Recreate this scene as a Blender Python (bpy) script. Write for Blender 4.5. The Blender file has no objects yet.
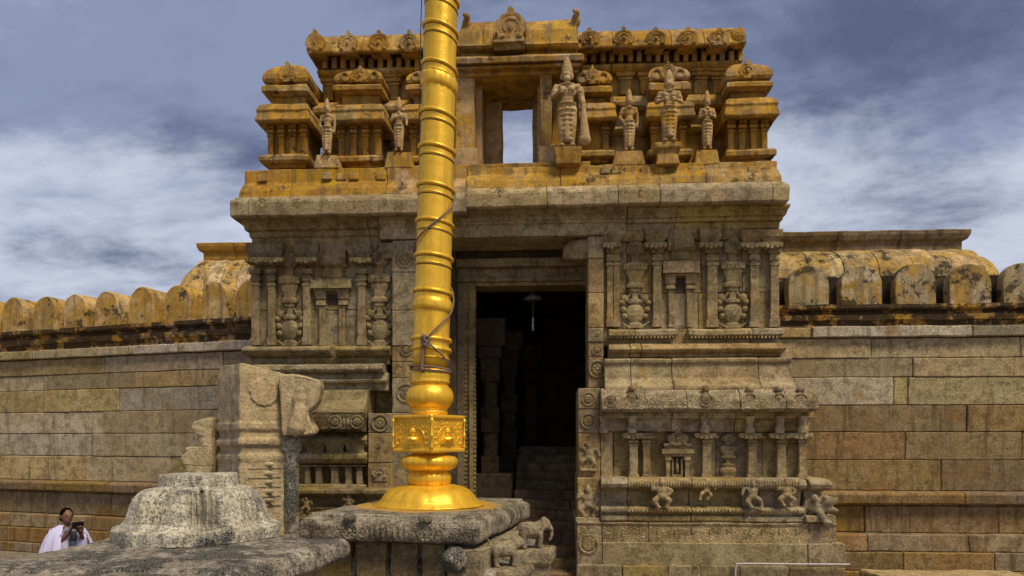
import bpy, bmesh, math, random
from mathutils import Vector, Matrix, noise as mnoise
random.seed(7)
R_ = math.radians
scene = bpy.context.scene
COL = scene.collection
H = 2.55                      # camera height above the courtyard
FPX = 683.0                   # focal length in pixels of the 1024 px wide frame
HY = 440.0                    # picture row of the horizon
YAW = R_(3.4)
CA, SA = math.cos(YAW), math.sin(YAW)

# ---------------------------------------------------------------- measuring
def cam(xc, zc, h=0.0):
    """camera-relative metres (right, ahead, height above ground) -> world"""
    return Vector((-SA * zc + CA * xc, CA * zc + SA * xc, h))
def X(px, Y):
    u = (px - 512) / FPX
    return Y * (-SA + CA * u) / (CA + SA * u)
def Z(py, Y, px):
    u = (px - 512) / FPX
    return H + (Y / (CA + SA * u)) * (HY - py) / FPX
def hc(py, zc):
    return H + (HY - py) / FPX * zc

# ---------------------------------------------------------------- objects
def tag(o, label=None, cat=None, group=None, kind=None):
    if label: o['label'] = label
    if cat: o['category'] = cat
    if group: o['group'] = group
    if kind: o['kind'] = kind
    return o
def empty(name, loc, rz=0.0):
    o = bpy.data.objects.new(name, None)
    COL.objects.link(o); o.location = loc; o.rotation_euler = (0, 0, rz)
    o.empty_display_size = .2
    return o
def jitter(bm, cell, amp, freq=2.3):
    for _ in range(7):
        es = [e for e in bm.edges if e.calc_length() > cell]
        if not es or len(bm.verts) > 60000: break
        bmesh.ops.subdivide_edges(bm, edges=es, cuts=1, use_grid_fill=True)
    for v in bm.verts:
        c = v.co
        n = mnoise.noise_vector(c * freq) + .5 * mnoise.noise_vector(c * freq * 3.1) + .3 * mnoise.noise_vector(c * freq * 8.7)
        v.co = c + n * amp
def link(name, bm, mat, parent=None, cell=0, amp=0, bev=0, smooth=False, world=True, freq=2.3):
    if bev:
        bmesh.ops.remove_doubles(bm, verts=bm.verts, dist=1e-5)
        es = [e for e in bm.edges if len(e.link_faces) == 2 and e.calc_face_angle(0) > .5 and e.calc_length() > bev * 1.5]
        if es:
            bmesh.ops.bevel(bm, geom=es, offset=bev, segments=1, affect='EDGES', clamp_overlap=True)
    if cell: jitter(bm, cell, amp, freq)
    bmesh.ops.recalc_face_normals(bm, faces=bm.faces)
    me = bpy.data.meshes.new(name)
    bm.to_mesh(me); bm.free()
    if smooth:
        me.polygons.foreach_set('use_smooth', [True] * len(me.polygons))
    me.materials.append(mat)
    o = bpy.data.objects.new(name, me)
    COL.objects.link(o)
    if parent is not None:
        o.parent = parent
        if world:   # geometry was given in world coordinates
            p = parent
            m = Matrix.Identity(4)
            while p is not None:
                m = Matrix.LocRotScale(p.location, p.rotation_euler, p.scale) @ m
                p = p.parent
            me.transform(m.inverted())
    return o

# ---------------------------------------------------------------- shapes
def box(bm, x0, x1, y0, y1, z0, z1, M=None):
    vs = [bm.verts.new(p) for p in ((x0,y0,z0),(x1,y0,z0),(x1,y1,z0),(x0,y1,z0),(x0,y0,z1),(x1,y0,z1),(x1,y1,z1),(x0,y1,z1))]
    for f in ((0,3,2,1),(4,5,6,7),(0,1,5,4),(1,2,6,5),(2,3,7,6),(3,0,4,7)):
        bm.faces.new([vs[i] for i in f])
    if M is not None:
        for v in vs: v.co = M @ v.co
    return vs
def rings(bm, rs, M=None):
    """rs: rings of equally many points, capped at both ends"""
    vr = [[bm.verts.new(M @ Vector(p) if M is not None else p) for p in r] for r in rs]
    n = len(vr[0])
    for a, b in zip(vr, vr[1:]):
        for i in range(n):
            bm.faces.new((a[i], a[(i + 1) % n], b[(i + 1) % n], b[i]))
    bm.faces.new(vr[0][::-1]); bm.faces.new(vr[-1])
def seg(bm, x0, x1, Yf, Yb, prof, eL, eR):
    """a length of moulding: prof = [(out, z)] bottom to top"""
    rings(bm, [[(x0 - o * eL, Yf - o, z), (x1 + o * eR, Yf - o, z),
                (x1 + o * eR, Yb, z), (x0 - o * eL, Yb, z)] for o, z in prof])
def lathe(bm, cx, cy, prof, n=24, sy=1.0, M=None, mod=None, square=0):
    """prof = [(r, z)]"""
    rs = []
    for r, z in prof:
        ring = []
        for i in range(n):
            a = 2 * math.pi * i / n
            k = r * (mod(a, r, z) if mod else 1)
            c, s = math.cos(a), math.sin(a)
            if square:
                m = max(abs(c), abs(s)); q = 1 + (1 / m - 1) * square
                c *= q; s *= q
            ring.append((cx + k * c, cy + k * s * sy, z))
        rs.append(ring)
    rings(bm, rs, M)
def ellipsoid(bm, c, r, rot=None, seg_=14):
    M = Matrix.Translation(c) @ (rot.to_4x4() if rot is not None else Matrix.Identity(4)) @ Matrix.Diagonal((*r, 1))
    bmesh.ops.create_uvsphere(bm, u_segments=seg_, v_segments=max(6, seg_ * 2 // 3), radius=1, matrix=M)
def caps(bm, p0, p1, r0, r1, n=10):
    p0, p1 = Vector(p0), Vector(p1)
    d = p1 - p0
    if d.length < 1e-6: return
    q = d.to_track_quat('Z', 'Y').to_matrix().to_4x4()
    L = d.length
    pr = [(.02 * r0, -r0), (.7 * r0, -.7 * r0), (r0, 0), (r1, L), (.7 * r1, L + .7 * r1), (.02 * r1, L + r1)]
    lathe(bm, 0, 0, pr, n, M=Matrix.Translation(p0) @ q)
def tube(bm, pts, r, n=8):
    pts = [Vector(p) for p in pts]
    rs = []
    up = Vector((0.1, 0.2, 1)).normalized()
    for i, p in enumerate(pts):
        t = (pts[min(i + 1, len(pts) - 1)] - pts[max(i - 1, 0)]).normalized()
        a = t.cross(up)
        if a.length < .05: a = t.cross(Vector((1, 0, 0)))
        a.normalize(); b = t.cross(a)
        rr = r[i] if isinstance(r, (list, tuple)) else r
        rs.append([tuple(p + (a * math.cos(2 * math.pi * k / n) + b * math.sin(2 * math.pi * k / n)) * rr) for k in range(n)])
    rings(bm, rs)
def torus(bm, c, R, r, axis='Y', n=24, m=8, M=None, a0=0, a1=2 * math.pi, sx=1.0, sz=1.0):
    full = abs(a1 - a0 - 2 * math.pi) < 1e-4
    rs = []
    cnt = n if full else n + 1
    for i in range(cnt):
        a = a0 + (a1 - a0) * i / n
        ring = []
        for k in range(m):
            b = 2 * math.pi * k / m
            q = R + r * math.cos(b)
            if axis == 'Y': p = Vector((q * math.cos(a) * sx, r * math.sin(b), q * math.sin(a) * sz))
            else: p = Vector((q * math.cos(a), q * math.sin(a), r * math.sin(b)))
            p += Vector(c)
            ring.append(bm.verts.new(M @ p if M is not None else p))
        rs.append(ring)
    for i in range(len(rs) if full else len(rs) - 1):
        a, b = rs[i], rs[(i + 1) % len(rs)]
        for k in range(m):
            bm.faces.new((a[k], a[(k + 1) % m], b[(k + 1) % m], b[k]))
    if not full:
        bm.faces.new(rs[0]); bm.faces.new(rs[-1][::-1])
def prism(bm, pts, y0, y1, M=None):
    """outline in x,z extruded along y"""
    rings(bm, [[(x, y0, z) for x, z in pts], [(x, y1, z) for x, z in pts]], M)
def remesh(bm, voxel, smooth_it=2):
    """one continuous surface round the overlapping lumps in bm"""
    bmesh.ops.recalc_face_normals(bm, faces=bm.faces)
    me = bpy.data.meshes.new('tmp'); bm.to_mesh(me); bm.free()
    o = bpy.data.objects.new('tmp', me); COL.objects.link(o)
    m = o.modifiers.new('r', 'REMESH'); m.mode = 'VOXEL'; m.voxel_size = voxel
    if smooth_it:
        s = o.modifiers.new('s', 'SMOOTH'); s.iterations = smooth_it; s.factor = .5
    dg = bpy.context.evaluated_depsgraph_get(); dg.update()
    ev = o.evaluated_get(dg)
    m2 = bpy.data.meshes.new_from_object(ev)
    b2 = bmesh.new(); b2.from_mesh(m2)
    bpy.data.objects.remove(o); bpy.data.meshes.remove(me); bpy.data.meshes.remove(m2)
    return b2

# ---------------------------------------------------------------- materials
class NT:
    def __init__(s, mat):
        mat.use_nodes = True; s.t = mat.node_tree; s.n = s.t.nodes; s.l = s.t.links
        s.b = s.n['Principled BSDF']
    def add(s, typ, **kw):
        nd = s.n.new(typ)
        for k, v in kw.items():
            if k in nd.inputs: s.set(nd.inputs[k], v)
            else: setattr(nd, k, v)
        return nd
    def set(s, inp, v):
        if hasattr(v, 'is_output'): s.l.new(v, inp)
        else: inp.default_value = v
    def noise(s, vec, scale, detail=6, rough=.6):
        nd = s.add('ShaderNodeTexNoise'); s.set(nd.inputs['Vector'], vec)
        nd.inputs['Scale'].default_value = scale; nd.inputs['Detail'].default_value = detail; nd.inputs['Roughness'].default_value = rough
        return nd.outputs['Fac']
    def ramp(s, fac, a, b):
        nd = s.add('ShaderNodeMapRange'); s.set(nd.inputs['Value'], fac)
        nd.inputs['From Min'].default_value = a; nd.inputs['From Max'].default_value = b
        nd.interpolation_type = 'SMOOTHSTEP'
        return nd.outputs['Result']
    def mix(s, fac, a, b, mode='MIX'):
        nd = s.n.new('ShaderNodeMix'); nd.data_type = 'RGBA'; nd.blend_type = mode
        s.set(nd.inputs[0], fac); s.set(nd.inputs[6], a); s.set(nd.inputs[7], b)
        return nd.outputs[2]
    def math(s, op, a, b=0.0):
        nd = s.add('ShaderNodeMath', operation=op); s.set(nd.inputs[0], a); s.set(nd.inputs[1], b)
        return nd.outputs[0]
    def scale(s, vec, v):
        nd = s.add('ShaderNodeMapping'); s.set(nd.inputs['Vector'], vec); nd.inputs['Scale'].default_value = v
        return nd.outputs[0]
def c4(c): return (c[0], c[1], c[2], 1.0)
def stone(name, ca, cb, ochre=None, och=(.55, .7), och_z=None, black=(.7, .8), streak=(.62, .8), speck=.5, island=.35, bump=.5, rough=.88, carve=0, paint=None, blk=(.012,.010,.008), obj_noise=1.0, grain=1.0):
    m = bpy.data.materials.new(name); t = NT(m)
    black = (black[0] - .06, black[1] - .08); streak = (streak[0] - .06, streak[1] - .08); och = (och[0] - .04, och[1] - .05); bump *= 1.5
    pos = t.add('ShaderNodeNewGeometry')
    P = pos.outputs['Position']; isl = pos.outputs['Random Per Island']
    n1 = t.noise(P, 1.1 * obj_noise, 7, .62); n2 = t.noise(P, 5.5, 6, .65)
    sp = t.noise(P, 55 * grain, 3, .7); sp2 = t.noise(P, 130, 2, .6)
    col = t.mix(t.ramp(n1, .40, .60), c4(ca), c4(cb))
    col = t.mix(t.ramp(n2, .44, .64), col, c4([x * .58 for x in ca]))
    sp3 = t.noise(P, 21, 4, .7)
    col = t.mix(t.math('MULTIPLY', t.ramp(sp3, .50, .66), .35 + speck * .3), col, c4([x * .42 for x in ca]))
    col = t.mix(t.math('MULTIPLY', t.ramp(sp3, .46, .34), .45), col, c4([min(1, x * 1.45) for x in cb]))
    # each stone its own tone
    hs = t.add('ShaderNodeHueSaturation')
    t.set(hs.inputs['Color'], col)
    t.set(hs.inputs['Value'], t.math('ADD', t.math('MULTIPLY', isl, island), 1 - island / 2))
    is2 = t.math('FRACT', t.math('MULTIPLY', isl, 17.3))
    t.set(hs.inputs['Saturation'], t.math('ADD', t.math('MULTIPLY', is2, island * 1.3), 1 - island * .65))
    is3 = t.math('FRACT', t.math('MULTIPLY', isl, 7.7))
    t.set(hs.inputs['Hue'], t.math('ADD', t.math('MULTIPLY', is3, -.022 * (island > 0)), .511 if island else .5))
    col = hs.outputs['Color']
    if ochre:
        f = t.noise(P, 1.7, 8, .68)
        f = t.ramp(f, och[0], och[1])
        if och_z:
            sx = t.add('ShaderNodeSeparateXYZ'); t.set(sx.inputs[0], P)
            nz = t.noise(P, .9, 5, .6)
            zz = t.math('ADD', sx.outputs['Z'], t.math('MULTIPLY', nz, .9))
            f2 = t.ramp(zz, och_z[0], och_z[1])
            f = t.math('MAXIMUM', t.math('MULTIPLY', f, .6), f2)
        oc = t.mix(t.ramp(t.noise(P, 3.2, 6, .7), .35, .7), c4(ochre), c4([ochre[0] * .55, ochre[1] * .5, ochre[2] * .55]))
        col = t.mix(f, col, oc)
    # rain streaks and black growth
    st = t.noise(t.scale(P, (3.2, 3.2, .35)), 1.6, 7, .7)
    col = t.mix(t.math('MULTIPLY', t.ramp(st, streak[0], streak[1]), .75), col, c4([x * .28 for x in ca]))
    bk = t.noise(P, 2.6, 9, .74)
    col = t.mix(t.math('MULTIPLY', t.ramp(bk, black[0], black[1]), .93), col, c4(blk))
    # mineral grain
    col = t.mix(t.math('MULTIPLY', t.ramp(sp, .50, .62), speck), col, c4([x * .25 for x in ca]))
    col = t.mix(t.math('MULTIPLY', t.ramp(sp2, .52, .66), speck * .6), col, c4([min(1, x * 2.0) for x in cb]))
    if paint:
        tc = t.add('ShaderNodeTexCoord')
        d = t.add('ShaderNodeVectorMath', operation='DISTANCE'); t.set(d.inputs[0], P); d.inputs[1].default_value = paint[0]
        dd = t.math('ADD', d.outputs['Value'], t.math('MULTIPLY', t.noise(P, 4, 5, .7), .35))
        pf = t.ramp(dd, paint[1] + .12, paint[1])
        pf = t.math('MULTIPLY', pf, t.ramp(t.noise(P, 14, 5, .7), .32, .45))
        col = t.mix(pf, col, c4(paint[2]))
    t.set(t.b.inputs['Base Color'], col)
    t.b.inputs['Roughness'].default_value = rough
    t.b.inputs['Specular IOR Level'].default_value = .25
    b1 = t.add('ShaderNodeBump'); b1.inputs['Strength'].default_value = bump; b1.inputs['Distance'].default_value = .035
    hgt = t.math('ADD', t.math('MULTIPLY', t.noise(P, 9, 8, .72), .7), t.math('MULTIPLY', t.noise(P, 48, 5, .7), .45))
    vo = t.add('ShaderNodeTexVoronoi'); t.set(vo.inputs['Vector'], P); vo.inputs['Scale'].default_value = 30
    hgt = t.math('ADD', hgt, t.math('MULTIPLY', t.ramp(vo.outputs['Distance'], 0, .25), .15))
    if carve:
        v2 = t.add('ShaderNodeTexVoronoi'); t.set(v2.inputs['Vector'], P); v2.inputs['Scale'].default_value = carve
        rg = t.math('SINE', t.math('MULTIPLY', v2.outputs['Distance'], 26.0))
        hgt = t.math('ADD', hgt, t.math('MULTIPLY', rg, .55))
    t.set(b1.inputs['Height'], hgt)
    t.l.new(b1.outputs[0], t.b.inputs['Normal'])
    return m
def plain(name, col, rough=.6, metal=0, bump=0, scale=30, var=.3, emis=None):
    m = bpy.data.materials.new(name); t = NT(m)
    tc = t.add('ShaderNodeNewGeometry').outputs['Position']
    n = t.noise(tc, scale, 5, .6)
    t.set(t.b.inputs['Base Color'], t.mix(t.ramp(n, .3, .7), c4(col), c4([x * (1 - var) for x in col])))
    t.b.inputs['Roughness'].default_value = rough; t.b.inputs['Metallic'].default_value = metal
    if bump:
        b = t.add('ShaderNodeBump'); b.inputs['Strength'].default_value = bump; b.inputs['Distance'].default_value = .01
        t.set(b.inputs['Height'], n); t.l.new(b.outputs[0], t.b.inputs['Normal'])
    return m

GREY_A, GREY_B = (.30, .215, .102), (.44, .34, .185)
OCH = (.50, .27, .030)
M_gate = stone('granite_facade', GREY_A, GREY_B, OCH, (.60, .78), (7.15, 7.65), (.70, .82), (.60, .82), .5, .38, .55)
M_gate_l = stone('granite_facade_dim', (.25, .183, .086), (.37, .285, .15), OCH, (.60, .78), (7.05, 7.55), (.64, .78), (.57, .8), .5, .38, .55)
M_carved = stone('granite_carved', (.37, .275, .14), (.50, .39, .23), OCH, (.60, .78), (7.15, 7.65), (.72, .84), (.60, .82), .4, .25, .45, carve=13)
M_tower = stone('ochre_plaster', (.52, .35, .15), (.50, .29, .06), OCH, (.46, .62), None, (.62, .74), (.52, .68), .40, .35, .6)
M_fine = stone('granite_members', GREY_A, GREY_B, OCH, (.60, .78), (7.15, 7.65), (.72, .84), (.60, .82), .5, .12, .55)
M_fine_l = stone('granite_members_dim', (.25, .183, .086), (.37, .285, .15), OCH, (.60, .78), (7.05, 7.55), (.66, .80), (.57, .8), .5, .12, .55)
M_statue = stone('stucco_figures', (.50, .36, .19), (.46, .30, .13), OCH, (.56, .70), None, (.70, .82), (.64, .82), .35, 0, .4)
M_wall = stone('wall_granite', (.37, .285, .16), (.46, .375, .24), (.31, .20, .08), (.58, .74), None, (.76, .88), (.60, .76), .60, .70, .40, obj_noise=.7, grain=.8)
M_wall_low = stone('wall_granite_brown', (.245, .155, .062), (.29, .20, .10), (.27, .15, .04), (.55, .70), None, (.74, .86), (.56, .72), .65, .45, .45, obj_noise=.7, grain=.8)
M_merlon = stone('merlon_plaster', (.62, .46, .26), (.55, .37, .16), (.52, .31, .05), (.47, .60), None, (.61, .70), (.54, .70), .30, .30, .5)
M_merlon_dark = stone('merlon_plaster_stained', (.62, .46, .24), (.55, .38, .16), (.50, .31, .06), (.50, .62), None, (.585, .665), (.50, .66), .3, .5, .5, obj_noise=.8)
M_merlon_base = stone('parapet_plaster', (.42, .27, .11), (.36, .20, .06), OCH, (.5, .62), None, (.50, .57), (.56, .70), .3, .3, .5)
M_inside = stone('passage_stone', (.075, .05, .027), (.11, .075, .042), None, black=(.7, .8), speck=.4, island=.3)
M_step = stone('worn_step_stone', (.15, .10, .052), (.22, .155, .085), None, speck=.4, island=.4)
M_alt = stone('weathered_granite', (.52, .445, .32), (.74, .66, .52), None, black=(.58, .70), streak=(.57, .72), speck=.95, island=.1, bump=.8, grain=.75)
M_alt2 = stone('dark_weathered_granite', (.44, .36, .25), (.66, .57, .43), None, black=(.54, .645), streak=(.57, .72), speck=.95, island=.2, bump=1.3, grain=.45, obj_noise=1.6)
M_pillar = stone('tan_granite', (.60, .47, .28), (.54, .41, .23), None, black=(.70, .84), streak=(.62, .8), speck=.55, island=.0, bump=.8)
M_ground = stone('paving', (.22, .17, .11), (.28, .22, .15), None, speck=.5, island=.3)
M_beast = stone('beast_granite', (.30, .23, .14), (.38, .31, .20), None, black=(.58, .72), speck=.8, island=0, bump=.8, grain=.6)
M_gap_shade = stone('gap_shade_black', (.09, .065, .04), (.16, .11, .055), None, black=(.45, .55), speck=.5, island=.2)  # near-black tone that paints the shade in the gaps between merlons
M_dark = plain('niche_shade_and_core', (.05, .03, .015), .8)  # painted shade of the niches, and the dark core behind wall joints

def gold(name, carve=0):
    m = bpy.data.materials.new(name); t = NT(m)
    P = t.add('ShaderNodeTexCoord').outputs['Object']
    n = t.noise(P, 6, 6, .65)
    st = t.noise(t.scale(P, (9, 9, .8)), 2.0, 5, .6)
    col = t.mix(t.ramp(n, .35, .7), c4((.93, .56, .040)), c4((.78, .44, .030)))
    col = t.mix(t.math('MULTIPLY', t.ramp(st, .48, .66), .45), col, c4((.50, .27, .018)))
    col = t.mix(t.math('MULTIPLY', t.ramp(t.noise(P, 9, 9, .75), .60, .70), .5), col, c4((.14, .065, .012)))
    t.set(t.b.inputs['Base Color'], col)
    t.b.inputs['Metallic'].default_value = .45
    t.set(t.b.inputs['Roughness'], t.math('ADD', t.math('MULTIPLY', n, .3), .24))
    b = t.add('ShaderNodeBump'); b.inputs['Strength'].default_value = .35; b.inputs['Distance'].default_value = .02
    h = t.math('ADD', t.noise(P, 7, 4, .5), t.math('MULTIPLY', t.noise(P, 40, 3, .6), .25))
    if carve:
        v2 = t.add('ShaderNodeTexVoronoi'); t.set(v2.inputs['Vector'], P); v2.inputs['Scale'].default_value = carve
        h = t.math('ADD', h, t.math('MULTIPLY', t.math('SINE', t.math('MULTIPLY', v2.outputs['Distance'], 22.0)), .5))
    t.set(b.inputs['Height'], h); t.l.new(b.outputs[0], t.b.inputs['Normal'])
    return m
M_gold = gold('gilded_metal'); M_goldc = gold('gilded_relief', 14)

# ================================================================ GATEWAY
gate = tag(empty('gateway_tower', (X(510, 11.4), 11.4, 0)), 'tall carved granite temple gateway with an ochre tower and a dark doorway', 'gateway')
YB = 15.0
def course(name, px0, px1, Yf, prof, ref, joints=(), eL=0, eR=0, mat=None, es=.35, Yb=YB, bev=.010, cell=.22, amp=.008, parent=gate, jog=.010):
    bm = bmesh.new()
    pr = [(o, Z(py, Yf - o, ref)) for o, py in prof]
    cuts = [px0] + list(joints) + [px1]
    for i in range(len(cuts) - 1):
        a, b = X(cuts[i], Yf), X(cuts[i + 1], Yf)
        g = .004
        dy = random.uniform(-jog, jog); dz = random.uniform(-.3, .3) * jog
        seg(bm, a + (g if i else 0), b - (g if i < len(cuts) - 2 else 0), Yf, Yb, [(o + dy, z + dz) for o, z in pr], es if eL and i == 0 else 0, es if eR and i == len(cuts) - 2 else 0)
    return link(name, bm, mat or M_gate, parent, cell, amp, bev)
def blockpx(name, px0, px1, py0, py1, Yf, Yb, mat=None, parent=gate, ref=None, bev=.012, cell=.2, amp=.008):
    bm = bmesh.new(); ref = ref or (px0 + px1) / 2
    box(bm, X(px0, Yf), X(px1, Yf), Yf, Yb, Z(py1, Yf, ref), Z(py0, Yf, ref))
    return link(name, bm, mat or M_gate, parent, cell, amp, bev)
def relief_roundel(bm, px, py, r_px, Y, petals=8, depth=.03):
    x, z = X(px, Y), Z(py, Y, px); r = r_px / FPX * Y
    torus(bm, (x, Y, z), r * .9, r * .12, n=22, m=6)
    torus(bm, (x, Y, z), r * .55, r * .08, n=16, m=6)
    for i in range(petals):
        a = 2 * math.pi * i / petals
        ellipsoid(bm, (x + r * .36 * math.cos(a), Y, z + r * .36 * math.sin(a)), (r * .17, depth * .8, r * .17), None, 8)
    ellipsoid(bm, (x, Y, z), (r * .2, depth * 1.2, r * .2), None, 8)
def scroll_motif(bm, px, py, w_px, Y):
    x, z = X(px, Y), Z(py, Y, px); r = w_px / FPX * Y
    for s in (-1, 1):
        torus(bm, (x + s * r * .55, Y, z), r * .32, r * .10, n=14, m=6)
        torus(bm, (x + s * r * .55, Y, z), r * .12, r * .09, n=8, m=5)
        caps(bm, (x + s * r * .2, Y, z + r * .3), (x + s * r * 1.1, Y, z - r * .3), r * .09, r * .05, 6)
    ellipsoid(bm, (x, Y, z), (r * .2, .03, r * .33), None, 8)
    ellipsoid(bm, (x, Y, z + r * .5), (r * .13, .035, r * .16), None, 8)

def capital_pilaster(px, hw, ytop, ybot, Y, ref=None, name='pilaster', capw=2.6, bracket=True, mat=None, parent=gate, proj=.09):
    """square shaft, moulded neck, cushion, abacus and spreading bracket"""
    ref = ref or px
    bm = bmesh.new(); x = X(px, Y); w = hw / FPX * Y
    zt, zb = Z(ytop, Y, ref), Z(ybot, Y, ref); h = zt - zb
    def st(a, b, k0, k1, p):
        r = []
        for f, k in ((a, k0), (b, k1)):
            r.append([(x - w * k, Y - p * (.6 + .4 * k), zb + h * f), (x + w * k, Y - p * (.6 + .4 * k), zb + h * f), (x + w * k, Y + .05, zb + h * f), (x - w * k, Y + .05, zb + h * f)])
        rings(bm, r)
    st(0, .09, 1.25, 1.2, proj)
    st(.09, .70, 1.0, .95, proj)
    st(.70, .735, 1.2, 1.2, proj); st(.735, .755, .85, .85, proj); st(.755, .775, 1.15, 1.3, proj)
    st(.775, .83, 1.3, 1.05, proj)
    st(.83, .845, .8, .8, proj)
    st(.845, .865, 1.6, capw * .85, proj); st(.865, .90, capw * .9, capw * .9, proj)
    if bracket:
        for k in range(5):
            q = (k - 2) / 2.0
            ellipsoid(bm, (x + q * w * capw * .75, Y - proj * 1.2, zb + h * .865), (w * capw * .2, proj * .6, h * .022), None, 8)
        st(.90, .93, 1.2, 1.4, proj); st(.93, 1.0, capw, capw * 1.02, proj * .8)
        st(.945, .985, capw * .55, capw * .55, proj * 1.5)
    return link(name, bm, M_fine_l if mat is M_gate_l else M_fine, parent, .12, .006, .006)
VP = [(0,.78),(.045,.8),(.06,.5),(.09,.75),(.14,1.0),(.19,1.02),(.235,.8),(.26,.42),(.28,.8),(.31,.8),(.325,.36),(.395,.34),(.405,.5),(.435,.5),(.445,.78),(.475,.82),(.50,.55),(.54,.6),(.60,.86),(.63,.86),(.64,1.1),(.70,1.12),(.715,.8),(.735,.34),(.80,.34),(.815,.6),(.83,.78),(.90,.8),(.94,.62),(.97,.4),(1,.08)]
def vase_pilaster(px, hw, ytop, ybot, Y, mat=None, name='vase_pilaster', leaves=True):
    bm = bmesh.new(); x = X(px, Y); w = hw / FPX * Y
    zt, zb = Z(ytop, Y, px), Z(ybot, Y, px); h = zt - zb
    lathe(bm, x, Y, [(w * r * .86, zb + h * t_) for t_, r in VP if t_ < .41], 20, .42)
    lathe(bm, x, Y, [(w * r, zb + h * t_) for t_, r in VP if t_ > .40], 20, .42, square=.8)
    if leaves:
        for s in (-1, 1):
            for k in range(3):
                ellipsoid(bm, (x + s * w * (.95 + .14 * k), Y, zb + h * (.13 + .075 * k)), (w * .3, .05, h * .035), Matrix.Rotation(s * .7, 3, 'Y'), 8)
            ellipsoid(bm, (x + s * w * .95, Y, zb + h * .33), (w * .38, .04, h * .045), Matrix.Rotation(s * .5, 3, 'Y'), 8)
            caps(bm, (x + s * w * .3, Y, zb + h * .4), (x + s * w * 1.35, Y, zb + h * .22), w * .13, w * .09, 6)
            caps(bm, (x + s * w * .5, Y - .02, zb), (x + s * w * 1.4, Y, zb + h * .07), w * .13, w * .06, 6)
            torus(bm, (x + s * w * .35, Y - w * .5, zb + h * .665), w * .18, w * .07, n=10, m=5)
    torus(bm, (x, Y - w * .42, zb + h * .865), w * .42, w * .1, n=14, m=5)
    return link(name, bm, M_fine_l if mat is M_gate_l else M_fine, gate, .1, .006, 0, False)
def kudu(bm, x, z, w, h, Yf, th, finial=True):
    """horseshoe gable ornament with a pointed crest; w, h in metres, z = its foot"""
    pts = []
    for i in range(17):
        a = R_(-35 + 250 * i / 16)
        pts.append((x + w / 2 * math.cos(a) * (1 if abs(math.cos(a)) < .9 else 1.04), z + h * .42 + h * .42 * math.sin(a)))
    pts = [(x + w * .46, z)] + pts + [(x - w * .46, z)]
    if finial:
        mid = len(pts) // 2
        pts[mid:mid + 1] = [(x + w * .09, z + h * .86), (x + w * .11, z + h * .93), (x, z + h * 1.04), (x - w * .11, z + h * .93), (x - w * .09, z + h * .86)]
    prism(bm, pts, Yf, Yf + th)
    torus(bm, (x, Yf, z + h * .42), w * .24, w * .034, n=18, m=6, a0=R_(-50), a1=R_(230), sz=h * .9 / w)
    torus(bm, (x, Yf, z + h * .42), w * .38, w * .016, n=20, m=5, a0=R_(-40), a1=R_(220), sz=h * .9 / w)
    ellipsoid(bm, (x, Yf, z + h * .38), (w * .1, .04, h * .13), None, 8)
    for s in (-1, 1):
        ellipsoid(bm, (x + s * w * .3, Yf, z + h * .1), (w * .12, .04, h * .09), None, 8)

# ---- lower right plinth
ref = 700
course('foundation_course', 577, 846, 10.72, [(0, 606), (0, 566)], ref, (622, 668, 700, 741, 790), 0, 1, M_alt2 if False else M_gate_l, amp=.02, jog=.03)
course('plinth_block', 577, 845, 10.80, [(0, 566), (0, 543)], ref, (602, 808), 0, 1)
course('scroll_frieze', 577, 837, 10.86, [(0, 543), (0, 526), (.02, 524.5), (.02, 522.6)], ref, (602, 648, 808), 0, 1, M_carved)
bm = bmesh.new()
for i in range(12):
    relief_roundel(bm, 614 + i * 17.4, 532.5, 6.4, 10.868, 6, .02)
for i in range(11):
    scroll_motif(bm, 622.7 + i * 17.4, 532.5, 6.2, 10.862)
link('frieze_carving', bm, M_gate, gate)
bm = bmesh.new(); relief_roundel(bm, 588.5, 544, 10, 10.79, 10, .012); link('roundel_carving', bm, M_gate, gate)
mould = [(.10, 523), (.16, 521), (.16, 516.5), (.10, 515), (.19, 512.5), (.20, 509), (.10, 506.5), (0, 505.5), (0, 491), (.06, 490), (.10, 489), (.24, 488), (.27, 484), (.22, 479.5), (.14, 478)]
course('base_moulding', 600, 801, 11.0, mould, ref, (627, 689, 741), 0, 0)
course('corner_moulding', 805, 822, 11.0, [(.10, 523), (.16, 521), (.16, 516.5), (.10, 515), (.16, 512.5), (.05, 500), (0, 496), (0, 491), (.06, 490), (.10, 489), (.20, 488), (.23, 484), (.18, 479.5), (.10, 478)], ref, (), 0, 1)
bm = bmesh.new()   # beaded rope on the upper roll
for i in range(62):
    px = 629 + i * 2.78
    ellipsoid(bm, (X(px, 10.74), 10.74, Z(484, 10.74, px)), (.014, .014, .05), None, 6)
link('bead_moulding', bm, M_gate, gate); bm = bmesh.new()
for i in range(48):
    px = 629 + i * 3.6
    ellipsoid(bm, (X(px, 10.80), 10.80, Z(511, 10.80, px)), (.02, .02, .024), None, 6)
link('bead_moulding', bm, M_gate, gate)
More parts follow.
